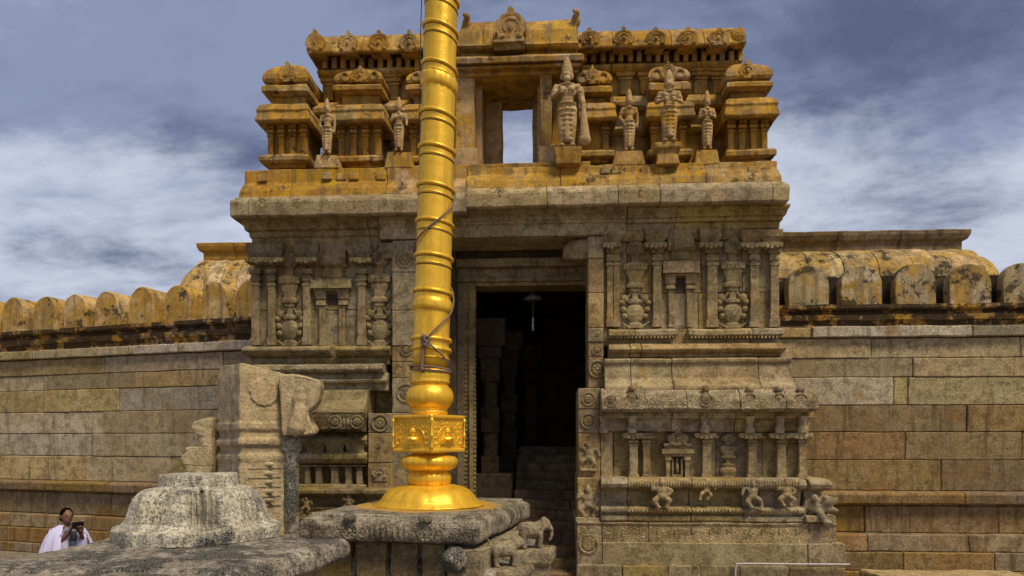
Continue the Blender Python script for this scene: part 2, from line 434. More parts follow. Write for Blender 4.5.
# little dancing figures on the moulding
def dwarf(px, pyt, pyb, Y, pose=0, name='dancing_figure_relief', mat=None, flip=1):
    h = (pyb - pyt) / FPX * Y; x = X(px, Y); z = Z(pyb, Y, px); Y = Y + .035
    bm = bmesh.new()
    V = lambda a, b, c: (x + flip * a * h, Y + b * h, z + c * h)
    ellipsoid(bm, V(0, -.05, .86), (h * .11, h * .11, h * .13))
    ellipsoid(bm, V(0, 0, .6), (h * .2, h * .14, h * .21))
    ellipsoid(bm, V(0, -.03, .42), (h * .17, h * .13, h * .14))
    if pose == 0:
        legs = [((-.08, 0, .38), (-.27, -.08, .25), (-.12, -.03, .03)), ((.08, 0, .38), (.27, -.08, .25), (.14, -.03, .03))]
        arms = [((-.13, 0, .72), (-.32, -.05, .62), (-.27, -.05, .84)), ((.13, 0, .72), (.33, -.05, .58), (.22, -.08, .45))]
    else:
        legs = [((-.08, 0, .38), (-.25, -.08, .3), (-.33, -.03, .05)), ((.08, 0, .38), (.2, -.08, .2), (.02, -.03, .03))]
        arms = [((-.13, 0, .72), (-.3, -.05, .8), (-.14, -.05, 1.0)), ((.13, 0, .72), (.33, -.05, .7), (.38, -.08, .5))]
    for a, b, c in legs:
        caps(bm, V(*a), V(*b), h * .11, h * .09); caps(bm, V(*b), V(*c), h * .085, h * .07); ellipsoid(bm, V(c[0] + .03, -.06, .02), (h * .08, h * .07, h * .04))
    for a, b, c in arms:
        caps(bm, V(*a), V(*b), h * .08, h * .065); caps(bm, V(*b), V(*c), h * .065, h * .055)
    ellipsoid(bm, V(0, -.02, .98), (h * .08, h * .08, h * .07))
    bm = remesh(bm, max(.009, h * .028), 2)
    return link(name, bm, mat or M_gate, gate, smooth=True)
dwarf(662, 479, 508, 10.74, 0); dwarf(707, 479, 500, 10.76, 1); dwarf(753, 481, 508, 10.74, 1, flip=-1); dwarf(787, 480, 506, 10.74, 0)
# jamb foot block with a squatting dwarf
blockpx('jamb_base', 577.5, 600, 478, 523, 10.95, 12.2)
dwarf(588, 486, 517, 10.93, 0, 'squatting_figure_relief')
blockpx('jamb_base_ledge', 575.5, 600, 517.5, 522.5, 10.88, 12.2)
# makara head on the corner
def makara(x, y, z, s, rz, name, parent, mat):
    bm = bmesh.new()
    M = Matrix.Translation((x, y, z)) @ Matrix.Rotation(rz, 4, 'Z') @ Matrix.Scale(s, 4)
    E = lambda c, r, ro=None: ellipsoid(bm, c, r, ro)
    E((0, 0, .5), (.34, .22, .26)); E((.32, 0, .62), (.26, .17, .2)); caps(bm, (.3, 0, .6), (.5, 0, .66), .15, .13)
    caps(bm, (.48, 0, .66), (.58, 0, .72), .09, .07)
    caps(bm, (.3, 0, .42), (.62, 0, .38), .11, .06)
    for s_ in (-1, 1):
        E((.33, s_ * .15, .76), (.07, .05, .07)); E((.05, s_ * .2, .72), (.12, .05, .14))
        caps(bm, (.15, s_ * .12, .35), (.35, s_ * .14, .02), .12, .09); E((.42, s_ * .14, .03), (.12, .08, .06))
        caps(bm, (-.3, s_ * .12, .35), (-.3, s_ * .14, .02), .13, .1)
    for k in range(6):
        torus(bm, (-.05 + .0 * k, -.2, .5), .05 + k * .03, .012, n=12, m=5)
    bmesh.ops.transform(bm, matrix=M, verts=bm.verts)
    bm = remesh(bm, .035 * s, 1)
    return link(name, bm, mat, parent, smooth=True)
p = (X(812, 10.85), 10.85, Z(521, 10.85, 812))
makara(X(814, 10.9), 10.9, Z(522, 10.9, 812), .52, R_(-30), 'makara_carving', gate, M_gate)
blockpx('corner_foot', 806, 836, 516, 523, 10.78, 11.6)
# ---- lower right pilaster gallery
course('dado_wall', 600, 805, 11.28, [(0, 480), (0, 411)], ref, (613, 669, 716, 762), 0, 1, jog=.005)
course('dado_architrave', 600, 808, 11.18, [(.0, 432), (.02, 431), (.02, 420), (.10, 418), (.12, 411)], ref, (671, 734), 0, 1)
for px, hw in ((633, 4.2), (646, 3.6), (706, 4.2), (751, 4.4), (780, 4.2), (801, 3.6)):
    capital_pilaster(px, hw, 432, 478, 11.2, bracket=False, capw=2.8)
for px in (604, 632, 705, 750, 780, 803):
    bm = bmesh.new(); x = X(px, 11.05); w = 4.2 / FPX * 11.05
    zz = [Z(y, 11.05, px) for y in (433, 429, 424, 419, 416)]
    lathe(bm, x, 11.08, [(w * 1.0, zz[0]), (w * 1.15, zz[1]), (w * .8, zz[2]), (w * 1.0, zz[3]), (w * 1.25, zz[4])], 12, 1.0, square=.8)
    link('bracket', bm, M_gate, gate, .1, .005, .004)
blockpx('plain_pilaster', 600.5, 612.5, 432, 478, 11.12, 11.4)
def scallops(pxs, py, Y, parent=gate, wid=11):
    for px in pxs:
        bm = bmesh.new()
        x = X(px, Y); z = Z(py, Y, px); u = Y / FPX
        box(bm, x - wid * u, x + wid * u, Y, Y + .25, z + 1.5 * u, z + 5 * u)
        for k in range(5):
            box(bm, x + (k - 2.5) * wid * .4 * u + .006, x + (k - 1.5) * wid * .4 * u - .006, Y - .02 - .01 * (k % 2), Y + .2, z - (1.5 - abs(k - 2) * .8) * u, z + 2.5 * u)
        link('capital_slab', bm, M_fine_l if px < 512 else M_fine, parent, .1, .006, .006)
scallops((633, 706, 751), 438, 11.06); scallops((648,), 438, 11.10, wid=6); scallops((782, 801), 438, 11.06, wid=12)
vase_pilaster(728, 9, 433, 478, 11.22, leaves=False)
# shrine-shaped niche
def mini_shrine(px, hw, yt, yb, Y):
    bm = bmesh.new(); x = X(px, Y); w = hw / FPX * Y; zt, zb = Z(yt, Y, px), Z(yb, Y, px); h = zt - zb
    B = lambda a, b, c, d, o: box(bm, x + a * w, x + b * w, Y - o, Y + .12, zb + c * h, zb + d * h)
    for s in (-1, 1):
        B(s * .62 - .13, s * .62 + .13, 0, .42, .07); B(s * .62 - .2, s * .62 + .2, .38, .46, .09)
        B(s * .3 - .06, s * .3 + .06, 0, .42, .04)
    B(-.95, .95, .46, .52, .08); B(-1.05, 1.05, .52, .62, .12); B(-.8, .8, .62, .68, .06); B(-.9, .9, .68, .74, .09)
    B(-.25, .25, 0, .08, .05)
    kudu(bm, x, zb + h * .70, w * 1.3, h * .33, Y - .1, .18)
    ellipsoid(bm, (x, Y, zb + h * .22), (w * .12, .05, h * .14)); ellipsoid(bm, (x, Y, zb + h * .38), (w * .09, .05, h * .05))
    return link('shrine_niche', bm, M_fine, gate, .1, .005, .004)
mini_shrine(677, 15, 431, 478, 11.2)
# kapota eave
kap = [(.02, 412.5), (.26, 411.5), (.33, 409), (.33, 401), (.29, 395), (.20, 390), (.10, 388)]
course('lower_eave', 600, 803, 11.12, kap, ref, (642.5, 683, 735, 779), 0, 1, M_carved)
for px in (632, 706, 750, 779, 801):
    bm = bmesh.new()
    relief_roundel(bm, px, 400, 7.2, 10.80, 10, .022)
    for s_ in (-1, 1):
        for k_ in range(3): ellipsoid(bm, (X(px + s_ * (9 + 3.4 * k_), 10.81), 10.81, Z(400 + 1.5 * (k_ % 2), 10.81, px)), (.032 - .006 * k_, .022, .05 - .012 * k_), None, 8)
    ellipsoid(bm, (X(px, 10.86), 10.86, Z(388.5, 10.86, px)), (.07, .05, .06), None, 10)
    link('eave_carving', bm, M_gate, gate)
bm = bmesh.new(); relief_roundel(bm, 611, 401, 6, 10.79); link('eave_carving', bm, M_gate, gate)
bm = bmesh.new()
for px in range(645, 700, 5): ellipsoid(bm, (X(px, 10.79), 10.79, Z(407.5, 10.79, px)), (.03, .012, .02), None, 6)
link('eave_carving', bm, M_gate, gate)
# sloping courses above
course('sloped_course', 604, 790, 11.2, [(.25, 389.5), (.24, 386), (.17, 383), (.08, 378), (.05, 364), (.09, 362.5), (.10, 359), (.02, 358)], ref, (630, 671, 757), 0, 0)
course('angled_roll', 608, 778, 11.3, [(-.02, 358.5), (.07, 357), (.08, 354), (.16, 351.5), (.20, 348.5), (.14, 345.5), (.06, 343.5)], ref, (629, 640), 0, 1)
course('upper_ledge', 608, 675, 11.35, [(.0, 344), (0, 339), (.10, 337), (.16, 335), (.16, 330), (.10, 328.5)], ref, (634,), 0, 0)
course('upper_ledge', 687, 778, 11.35, [(.0, 344), (0, 339), (.10, 337), (.16, 335), (.16, 330), (.10, 328.5)], ref, (750,), 0, 1)
course('ledge_backing', 604, 777, 11.4, [(.0, 345), (.02, 328.8)], ref, (640, 675, 687), 0, 0)
bm = bmesh.new()
for i in range(46):
    px = 610 + i * 3.7
    if 673 < px < 688: continue
    box(bm, X(px, 11.24) - .014, X(px, 11.24) + .014, 11.21, 11.3, Z(338.2, 11.24, px), Z(336, 11.24, px))
link('dentils', bm, M_gate, gate)
# ---- upper right bay
course('bay_wall', 602, 777, 11.45, [(0, 329), (0, 293)], ref, (627, 660, 698, 716, 745), 0, 1, jog=.006)
course('bay_wall', 602, 777, 11.45, [(0, 292.6), (0, 228)], ref, (627, 652, 701, 742), 0, 1, jog=.006)
for px, hw in ((609.5, 3.0), (616, 3.0), (656.5, 4.3), (711, 5), (753, 4.2), (773, 4.0)):
    capital_pilaster(px, hw, 241, 328, 11.45, bracket=False, capw=1.5, proj=.10)
scallops((612,), 247, 11.25, wid=9); scallops((656, 711), 247, 11.25, wid=11); scallops((752, 772), 247, 11.23, wid=11)
for px in (612, 656, 711, 752, 772):
    bm = bmesh.new()
    seg(bm, X(px - 8, 11.3), X(px + 8, 11.3), 11.34, 11.5, [(0, Z(243, 11.3, px)), (.03, Z(238, 11.3, px)), (.05, Z(236, 11.3, px)), (.05, Z(229, 11.3, px))], 1, 1)
    link('bracket', bm, M_gate, gate, .1, .006, .006)
vase_pilaster(635, 10.5, 238, 328, 11.42); vase_pilaster(732.5, 10.8, 236, 328, 11.42)
# square niche with a heavy roof
def panjara(px, Y, y, s=1.0, slot=5.5, name='niche_frame'):
    """y = dict of rows"""
    bm = bmesh.new(); u = Y / FPX
    def B(a, b, y0, y1, o, t0=None):
        seg(bm, X(px + a, Y), X(px + b, Y), Y, Y + .12, [(o if t0 is None else t0, Z(y1, Y, px)), (o, Z(y0, Y, px))], .15, .15)
    r0, r1, r2, r3, r4, r5, r6, r7 = y
    B(-12 * s, 12 * s, r0, r1 - 3, .10, .11); B(-13 * s, 13 * s, r1 - 3, r1, .14, .06)
    B(-8.5 * s, 8.5 * s, r1, r2, .05)
    B(-12 * s, 12 * s, r2, r2 + 3, .04); B(-17 * s, 17 * s, r2 + 3, r3 - 2, .12, .15); B(-15 * s, 15 * s, r3 - 2, r3, .1)
    for q in (-1, 1):
        B(q * 10.2 * s - 4.6, q * 10.2 * s + 4.6, r3, r4, .10, .07); B(q * 10 * s - 4, q * 10 * s + 4, r4, r5, .05, .09); B(q * 9 * s - 2.8, q * 9 * s + 2.8, r5, r6, .05)
        B(q * 9 * s - 2.4, q * 9 * s + 2.4, r6, r7, .06)
    return link(name, bm, M_fine_l if px < 512 else M_fine, gate, .12, .006, .006)
panjara(680, 11.45, (239, 252, 260, 277, 285, 290, 294, 328))
bm = bmesh.new(); box(bm, X(675, 11.44), X(685, 11.44), 11.437, 11.5, Z(293, 11.44, 680), Z(278, 11.44, 680))
link('niche_shade_panel', bm, M_dark, gate)  # flat dark panel on the wall, niche shade put in as colour
course('bay_beam', 602, 778, 11.4, [(.0, 240), (.03, 239), (.05, 229)], ref, (644, 669, 698, 722, 742), 0, 1, jog=.03, Yb=11.6)
beam = [(.04, 229), (.05, 222), (.12, 221), (.14, 217), (.20, 216), (.24, 211), (.30, 207), (.30, 205)]
course('beam', 626, 778, 11.4, beam, ref, (674,), 0, 1)
cor = [(.30, 207), (.40, 206.3), (.50, 205.5), (.55, 203), (.56, 190), (.545, 187.5), (.50, 186), (.42, 184)]
course('main_cornice', 470, 766, 11.4, cor, 640, (547, 615, 655, 762), 0, 1, jog=.012)
course('plaster_course', 470, 763, 11.45, [(.46, 185), (.44, 178), (.38, 173), (.34, 171), (.33, 164)], 640, (560, 700), 0, 1, M_tower, amp=.025)
for px in (655, 742, 597):
    pass
# ---- doorway beam
course('door_beam', 440, 626, 11.25, [(0, 235.5), (.01, 224), (.05, 223), (.06, 220), (.10, 219), (.12, 213), (.18, 208), (.18, 206)], 540, (), 0, 0, Yb=12.1)
course('door_beam', 380, 440, 11.25, [(0, 238.5), (.01, 228), (.05, 227), (.06, 224), (.10, 223), (.12, 217), (.18, 212), (.18, 210)], 400, (), 0, 0, Yb=12.1)
bm = bmesh.new()
for i in range(50):
    px = 456 + i * 3.4
    ellipsoid(bm, (X(px, 11.14), 11.14, Z(215.5, 11.14, 540)), (.018, .015, .03), None, 6)
link('bead_moulding', bm, M_gate, gate)
# ---- right jamb: stacked carved blocks
def jamb(px0, px1, rows, Yf, Yb, round_at=(), mat=None):
    for i in range(len(rows) - 1):
        blockpx('jamb_block', px0 + random.uniform(-.4, .4) * 0, px1, rows[i] + .15, rows[i + 1] - .15, Yf + random.uniform(-.012, .012), Yb, mat)
    for px, py, r in round_at:
        bm = bmesh.new(); relief_roundel(bm, px, py, r, Yf - .008, 8, .025)
        link('roundel_carving', bm, mat or M_gate, gate, .1, .003)
jamb(588, 603.5, [236, 258, 293, 328, 342, 357, 388], 11.28, 12.1, ((597, 334.5, 5.5), (597, 350, 5), (597.5, 369, 9)))
jamb(578, 600, [388, 409, 433, 478], 11.1, 12.1, ((588.5, 399, 7), (588.5, 421, 8)))
dwarf(589, 442, 469, 11.08, 1, 'standing_figure_relief')
blockpx('figure_ledge', 580, 597, 469, 471.5, 11.03, 11.2)
# lion bracket under the beam
bm = bmesh.new(); Yk = 11.5
def K(px, py, y=0): return Vector((X(px, Yk + y), Yk + y, Z(py, Yk + y, px)))
caps(bm, K(588, 248), K(576, 250), .17, .17); ellipsoid(bm, K(571, 252), (.14, .15, .15)); ellipsoid(bm, K(567, 256), (.08, .12, .08))
box(bm, K(567, 0)[0], K(590, 0)[0], Yk - .13, Yk + .13, K(575, 261)[2], K(575, 257)[2])
for k in range(6): torus(bm, (K(576 + k * 2, 250)[0], Yk, K(576, 249)[2]), .165, .018, n=18, m=5, M=None)
bm = remesh(bm, .02, 1); link('lion_bracket', bm, M_gate, gate, smooth=True)

# ---- left side --------------------------------------------------------
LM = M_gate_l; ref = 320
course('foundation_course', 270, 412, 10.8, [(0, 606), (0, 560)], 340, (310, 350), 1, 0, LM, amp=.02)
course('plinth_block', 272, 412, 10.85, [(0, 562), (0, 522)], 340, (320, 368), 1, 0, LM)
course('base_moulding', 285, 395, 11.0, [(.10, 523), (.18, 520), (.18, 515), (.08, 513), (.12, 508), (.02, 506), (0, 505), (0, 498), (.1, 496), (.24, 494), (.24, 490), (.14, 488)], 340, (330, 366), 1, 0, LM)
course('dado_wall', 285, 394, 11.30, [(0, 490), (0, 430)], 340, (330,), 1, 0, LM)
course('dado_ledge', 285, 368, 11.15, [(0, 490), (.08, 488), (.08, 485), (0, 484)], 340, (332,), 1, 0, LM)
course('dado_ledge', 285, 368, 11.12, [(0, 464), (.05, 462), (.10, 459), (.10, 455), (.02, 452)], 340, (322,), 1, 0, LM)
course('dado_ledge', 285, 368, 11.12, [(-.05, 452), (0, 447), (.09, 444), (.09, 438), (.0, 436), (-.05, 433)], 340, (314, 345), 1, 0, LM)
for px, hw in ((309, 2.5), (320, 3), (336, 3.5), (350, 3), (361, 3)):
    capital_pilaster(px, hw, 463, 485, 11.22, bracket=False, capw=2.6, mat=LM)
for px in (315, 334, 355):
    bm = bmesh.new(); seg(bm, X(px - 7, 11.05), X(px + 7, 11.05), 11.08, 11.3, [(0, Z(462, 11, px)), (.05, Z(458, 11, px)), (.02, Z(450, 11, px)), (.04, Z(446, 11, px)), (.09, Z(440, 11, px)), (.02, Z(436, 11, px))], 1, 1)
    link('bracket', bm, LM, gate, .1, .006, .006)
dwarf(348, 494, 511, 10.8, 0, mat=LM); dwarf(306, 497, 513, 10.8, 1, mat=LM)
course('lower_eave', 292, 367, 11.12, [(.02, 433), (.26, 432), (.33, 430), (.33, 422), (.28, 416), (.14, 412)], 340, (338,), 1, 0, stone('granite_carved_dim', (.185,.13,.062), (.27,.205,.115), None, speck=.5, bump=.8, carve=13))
bm = bmesh.new()
for px in (335, 357): relief_roundel(bm, px, 422, 7, 10.80)
for px in (344, 348): ellipsoid(bm, (X(px, 10.8), 10.80, Z(422, 10.8, px)), (.025, .02, .06), None, 8)
link('eave_carving', bm, LM, gate)
course('sloped_course', 285, 368, 11.2, [(.28, 413), (.26, 409), (.16, 405), (.08, 400), (.02, 390)], 340, (322,), 1, 0, LM)
course('recessed_course', 285, 388, 11.3, [(0, 391), (0, 384), (.10, 383), (.12, 380), (.02, 379), (0, 373)], 340, (), 1, 0, LM)
course('carved_band', 258, 385, 11.3, [(.02, 373.5), (.14, 372), (.18, 369), (.16, 365), (.06, 364)], ref, (289, 372), 1, 0, M_carved)
course('band_course', 252, 390, 11.35, [(0, 365), (.02, 360), (.03, 358)], ref, (305,), 1, 0, LM)
course('upper_ledge', 250, 333, 11.35, [(-.02, 359), (.02, 357), (.10, 355), (.20, 350.5), (.20, 348), (.1, 346)], ref, (), 1, 0, LM)
course('upper_ledge', 338, 392, 11.35, [(-.02, 359), (.02, 357), (.10, 355), (.20, 350.5), (.20, 348), (.1, 346)], ref, (), 0, 0, LM)
course('ledge_backing', 252, 392, 11.4, [(0, 360), (.02, 346.5)], ref, (), 1, 0, LM)
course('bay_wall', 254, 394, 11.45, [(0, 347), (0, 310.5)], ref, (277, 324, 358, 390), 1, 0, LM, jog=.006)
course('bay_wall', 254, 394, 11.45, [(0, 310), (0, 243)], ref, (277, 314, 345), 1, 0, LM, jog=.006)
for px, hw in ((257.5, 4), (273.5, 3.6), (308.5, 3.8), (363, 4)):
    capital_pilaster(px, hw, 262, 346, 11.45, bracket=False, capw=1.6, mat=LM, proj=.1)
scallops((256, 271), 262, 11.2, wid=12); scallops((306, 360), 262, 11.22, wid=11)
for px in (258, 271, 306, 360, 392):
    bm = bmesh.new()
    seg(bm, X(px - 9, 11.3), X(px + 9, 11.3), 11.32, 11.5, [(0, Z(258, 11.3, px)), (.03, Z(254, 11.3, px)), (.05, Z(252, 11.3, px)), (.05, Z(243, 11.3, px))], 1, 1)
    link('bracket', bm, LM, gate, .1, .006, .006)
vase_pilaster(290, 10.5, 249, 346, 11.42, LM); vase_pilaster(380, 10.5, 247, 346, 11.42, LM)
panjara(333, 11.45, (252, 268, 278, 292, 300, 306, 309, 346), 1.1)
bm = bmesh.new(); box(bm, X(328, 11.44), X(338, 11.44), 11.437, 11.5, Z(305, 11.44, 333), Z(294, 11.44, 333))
link('niche_shade_panel', bm, M_dark, gate)  # same painted shade panel for the left niche
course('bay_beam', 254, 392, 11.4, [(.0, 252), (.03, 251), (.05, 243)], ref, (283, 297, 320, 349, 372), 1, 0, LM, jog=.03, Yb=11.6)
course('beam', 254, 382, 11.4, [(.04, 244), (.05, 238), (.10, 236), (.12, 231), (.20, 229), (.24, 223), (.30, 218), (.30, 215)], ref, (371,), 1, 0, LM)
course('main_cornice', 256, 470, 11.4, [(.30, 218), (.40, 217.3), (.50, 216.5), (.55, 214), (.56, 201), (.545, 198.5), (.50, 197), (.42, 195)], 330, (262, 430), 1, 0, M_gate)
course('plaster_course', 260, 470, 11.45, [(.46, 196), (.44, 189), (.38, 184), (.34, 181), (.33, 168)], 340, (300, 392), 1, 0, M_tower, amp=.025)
bm = bmesh.new()
for px, s in ((298, 330), (355, 330), (262, 330), (640, 640), (747, 640), (690, 640), (500, 600)):
    y = 206 if s == 330 else 195
    Yc = 10.868
    bm = bmesh.new(); scroll_motif(bm, px, y, 10, Yc); relief_roundel(bm, px, y - 3, 5, Yc)
    link('cornice_carving', bm, M_gate, gate)
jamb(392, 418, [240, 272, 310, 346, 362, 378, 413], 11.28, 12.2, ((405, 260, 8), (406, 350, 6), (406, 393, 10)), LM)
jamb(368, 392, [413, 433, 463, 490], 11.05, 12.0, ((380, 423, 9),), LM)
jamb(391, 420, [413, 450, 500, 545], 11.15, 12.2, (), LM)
bm = bmesh.new()
for px, py, r in ((379, 447, 3), ): relief_roundel(bm, px, py, r, 11.04)
link('roundel_carving', bm, LM, gate); bm = bmesh.new()
Yq = 11.03
kudu(bm, X(380, Yq), Z(478, Yq, 380), .28, .22, Yq, .06); box(bm, X(373, Yq), X(387, Yq), Yq, Yq + .05, Z(481, Yq, 380), Z(478, Yq, 380))
box(bm, X(374, Yq), X(386, Yq), Yq, Yq + .05, Z(489, Yq, 380), Z(485, Yq, 380))
link("kudu_carving", bm, LM, gate)

# ---- door frame and passage
Yd = 12.35
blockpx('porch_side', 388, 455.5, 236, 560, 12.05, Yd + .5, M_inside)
bm = bmesh.new()    # moulded left door post
zb, zt = Z(520, Yd, 465), Z(284, Yd, 465)
for a, b, o in ((451, 457, .00), (457.3, 463, .05), (463.3, 469.5, .02), (469.8, 475.5, .08)):
    box(bm, X(a, Yd), X(b, Yd), Yd - o, Yd + .10, zb, zt)
for i in range(54):
    z = zb + (zt - zb) * (i + .5) / 54
    ellipsoid(bm, (X(466.3, Yd), Yd - .02, z), (.035, .02, .03), None, 7)
    ellipsoid(bm, (X(475, Yd) , Yd - .05, z), (.03, .05, .035), None, 7)
link('door_post', bm, M_gate_l, gate, .2, .008)
bm = bmesh.new()
for a, b, o in ((590, 596, 0.08), (596, 604, .04)): box(bm, X(a, Yd), X(b, Yd), Yd - o, Yd + .45, zb, zt)
link('door_post', bm, M_gate_l, gate, .2, .008)
bm = bmesh.new()
for y0, y1, o in ((285.5, 281, .02), (281, 276, .10), (276, 266, .06), (266, 258, .22)):
    seg(bm, X(447, Yd), X(604, Yd), Yd, Yd + .5, [(o, Z(y0, Yd - o, 520)), (o + .01, Z(y1, Yd - o, 520))], 0, 0)
for i in range(13): 
    px = 476 + i * 8.2
    ellipsoid(bm, (X(px, Yd - .07), Yd - .07, Z(271, Yd - .07, 520)), (.05, .02, .05), None, 8)
link('door_lintel', bm, M_gate_l, gate, .2, .006, .006)
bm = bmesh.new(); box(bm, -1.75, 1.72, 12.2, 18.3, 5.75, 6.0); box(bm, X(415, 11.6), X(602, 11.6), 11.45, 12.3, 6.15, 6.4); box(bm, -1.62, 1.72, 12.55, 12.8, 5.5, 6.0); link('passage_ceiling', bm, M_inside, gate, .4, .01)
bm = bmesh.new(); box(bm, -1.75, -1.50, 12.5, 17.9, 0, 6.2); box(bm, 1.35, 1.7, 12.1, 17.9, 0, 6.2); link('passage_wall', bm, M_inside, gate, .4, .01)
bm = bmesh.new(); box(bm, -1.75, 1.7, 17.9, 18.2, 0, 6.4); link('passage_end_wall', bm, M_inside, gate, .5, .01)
def temple_column(x, y, z0, z1, w):
    bm = bmesh.new(); h = z1 - z0
    for a, b, k, sq in ((0, .12, 1.1, 1), (.12, .3, .9, 1), (.3, .42, .8, .3), (.42, .55, .95, 1), (.55, .68, .75, .3), (.68, .8, .95, 1), (.8, .86, 1.2, 1), (.86, 1, 1.6, 1)):
        lathe(bm, x, y, [(w * k, z0 + h * a), (w * k, z0 + h * b)], 16, 1, square=sq)
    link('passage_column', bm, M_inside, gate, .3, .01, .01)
for x, y in ((-1.22, 13.4), (-.95, 15.0), (1.1, 15.2), (-.55, 16.9)):
    temple_column(x, y, 1.1 if y < 15 else 1.9, 4.9, .19)
    
for i in range(13):      # steps climbing into the dark
    Ys = 10.95 + i * .33
    z0 = .42 + i * .165
    bm = bmesh.new(); cuts = [-.75 if i > 2 else -.9, .18 + random.uniform(-.35, .35), X(585, Ys) if Ys < 12.2 else 1.34]
    for a, b in zip(cuts, cuts[1:]):
        d = random.uniform(-.015, .015)
        box(bm, a + .004, b - .004, Ys + d, Ys + .42 if i < 12 else 17.9, z0 - .19, z0 + d * .3)
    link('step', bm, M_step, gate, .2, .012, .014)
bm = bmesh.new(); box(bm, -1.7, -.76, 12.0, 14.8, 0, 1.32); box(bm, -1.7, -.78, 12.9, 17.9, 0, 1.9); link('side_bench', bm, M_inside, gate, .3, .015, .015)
bm = bmesh.new(); box(bm, -1.5, 1.5, 10.0, 10.9, 0, .30); box(bm, -1.5, 1.1, 9.6, 10.1, 0, .15); link('threshold_slab', bm, M_gate_l, gate, .25, .015, .015)

# ---- upper body (core) behind cornices
bm = bmesh.new()
box(bm, X(256, 11.9), X(417, 11.9) , 11.75, YB, 0, Z(170, 11.75, 330))
box(bm, X(604, 11.9), X(771, 11.9), 11.75, YB, 0, Z(166, 11.75, 700))
link('core_masonry', bm, M_gate, gate, .6, .005)
# ---- TOWER -------------------------------------------------------------
TM = M_tower
def dentil_row(px0, px1, step, wid, y0, y1, Y, name='dentils', dep=.22):
    bm = bmesh.new(); px = px0
    while px < px1:
        j = random.uniform(-.5, .5)
        box(bm, X(px + j, Y), X(px + wid + j, Y), Y, Y + dep, Z(y1, Y, px), Z(y0, Y, px)); px += step
    return link(name, bm, TM, gate, .12, .008, .008)
bm = bmesh.new()
for px in (258, 322, 336, 349, 376, 601, 612, 624, 640, 655, 676, 689, 700, 748, 762):
    bm = bmesh.new()
    y0, y1 = (173, 180) if px < 400 else (167, 174)
    if px in (258,): y0, y1 = 175, 182
    box(bm, X(px, 11.08), X(px + 9.5, 11.08), 11.06 + random.uniform(-.02, .02), 11.5, Z(y1, 11.08, px), Z(y0, 11.08, px))
    link('rafter_end', bm, TM, gate, .12, .012, .012)

def shrine(p0, p1, Yf, rows, npil, dome, ref=None, outL=1, outR=1, kw=1.0, name='shrine_model', Yb=12.3):
    """a miniature shrine of the parapet: base, pilastered wall, eave, neck, roof"""
    ref = ref or (p0 + p1) / 2
    root_ = empty(name, (X((p0 + p1) / 2, Yf), Yf, Z(rows[0], Yf, ref)))
    root_.parent = gate
    root_.matrix_parent_inverse = Matrix.Identity(4)
    root_.location = Vector(root_.location) - Vector(gate.location)
    r0, r1, r2, r3, r4, r5, r6 = rows   # base foot, base top, wall top, eave top, neck top, roof slab top, roof top
    def pr(name, prof, e0=0, yf=Yf, p=(p0, p1)):
        bm = bmesh.new()
        seg(bm, X(p[0], yf), X(p[1], yf), yf, Yb, [(o, Z(py, yf - o, ref)) for o, py in prof], .55 * outL, .55 * outR)
        return link(name, bm, TM, root_, .10, .014, .012)
    pr('base', [(.0, r0), (.02, r0 - 3), (.10, r0 - 5), (.17, r1 + 6), (.18, r1 + 1.5), (.12, r1)])
    pr('wall', [(-.07, r1), (-.07, r2)])
    for i in range(npil):
        px = p0 + 2.2 + (p1 - p0 - 4.4) * i / (npil - 1)
        bm = bmesh.new(); x = X(px, Yf); w = 2.7 / FPX * Yf; zb, zt = Z(r1, Yf, ref), Z(r2, Yf, ref); h = zt - zb
        for a, b, k, o in ((0, .6, 1, .0), (.6, .66, 1.35, .02), (.66, .72, .9, 0), (.72, .84, 1.45, .035), (.84, .88, 1, 0), (.88, 1, 1.35, .03)):
            box(bm, x - w * k, x + w * k, Yf - o, Yf + .1, zb + h * a, zb + h * b - .002)
        link('pilaster', bm, TM, root_, .12, .006, .006)
    pr('eave', [(-.05, r2 + 1), (.04, r2 - 1), (.20, r2 - 3), (.24, r2 - 6), (.20, r3 + 8), (.22, r3 + 5), (.16, r3 + 1), (.04, r3)])
    pr('neck', [(-.06, r3 + .5), (-.06, r4)])
    pr('roof_slab', [(-.06, r4 + .5), (.0, r4 - 1), (.06, r4 - 4), (.12, r4 - 6), (.12, r5 + 1), (.04, r5)])
    bm = bmesh.new(); y0, y1 = r5, r6
    prof = [(.0, y0)] + [(o_ * kw, y0 + (y1 - y0) * f_) for o_, f_ in ((.05, .15), (.07, .35), (.06, .55), (.02, .75), (-.06, .89), (-.18, .97), (-.30, 1.0))]
    seg(bm, X(p0, Yf), X(p1, Yf), Yf, Yb, [(o, Z(py, Yf - o, ref)) for o, py in prof], outL, outR)
    link('roof', bm, TM, root_, .12, .012)
    bm = bmesh.new(); xm = X((p0 + p1) / 2, Yf - .08); w = X(p1, Yf) - X(p0, Yf)
    zf = Z(r5, Yf, ref); kh = Z(r6, Yf, ref) - zf
    if dome == 'kuta':
        kudu(bm, xm, zf + .01, w * .44, kh * 1.0, Yf - .09, .25)
    else:
        kudu(bm, xm, zf, w * .45, kh * 1.12, Yf - .09, .25)
        for s in (-1, 1): torus(bm, (xm + s * w * .35, Yf - .06, zf + kh * .4), kh * .28, kh * .1, n=14, m=6)
    link('gable_ornament', bm, TM, root_, .07, .014, freq=5)
    return root_
shrine(268, 306, 11.45, (168, 154, 125, 104, 97, 85, 65), 4, 'kuta')
shrine(339, 380, 11.5, (168, 155, 125, 104, 95, 84, 70), 4, 'sala')
shrine(411, 446, 11.5, (168, 155, 125, 104, 95, 84, 70), 3, 'sala')
shrine(729, 767, 11.45, (163, 149, 120, 98, 92, 81, 63), 4, 'kuta', kw=1.1)
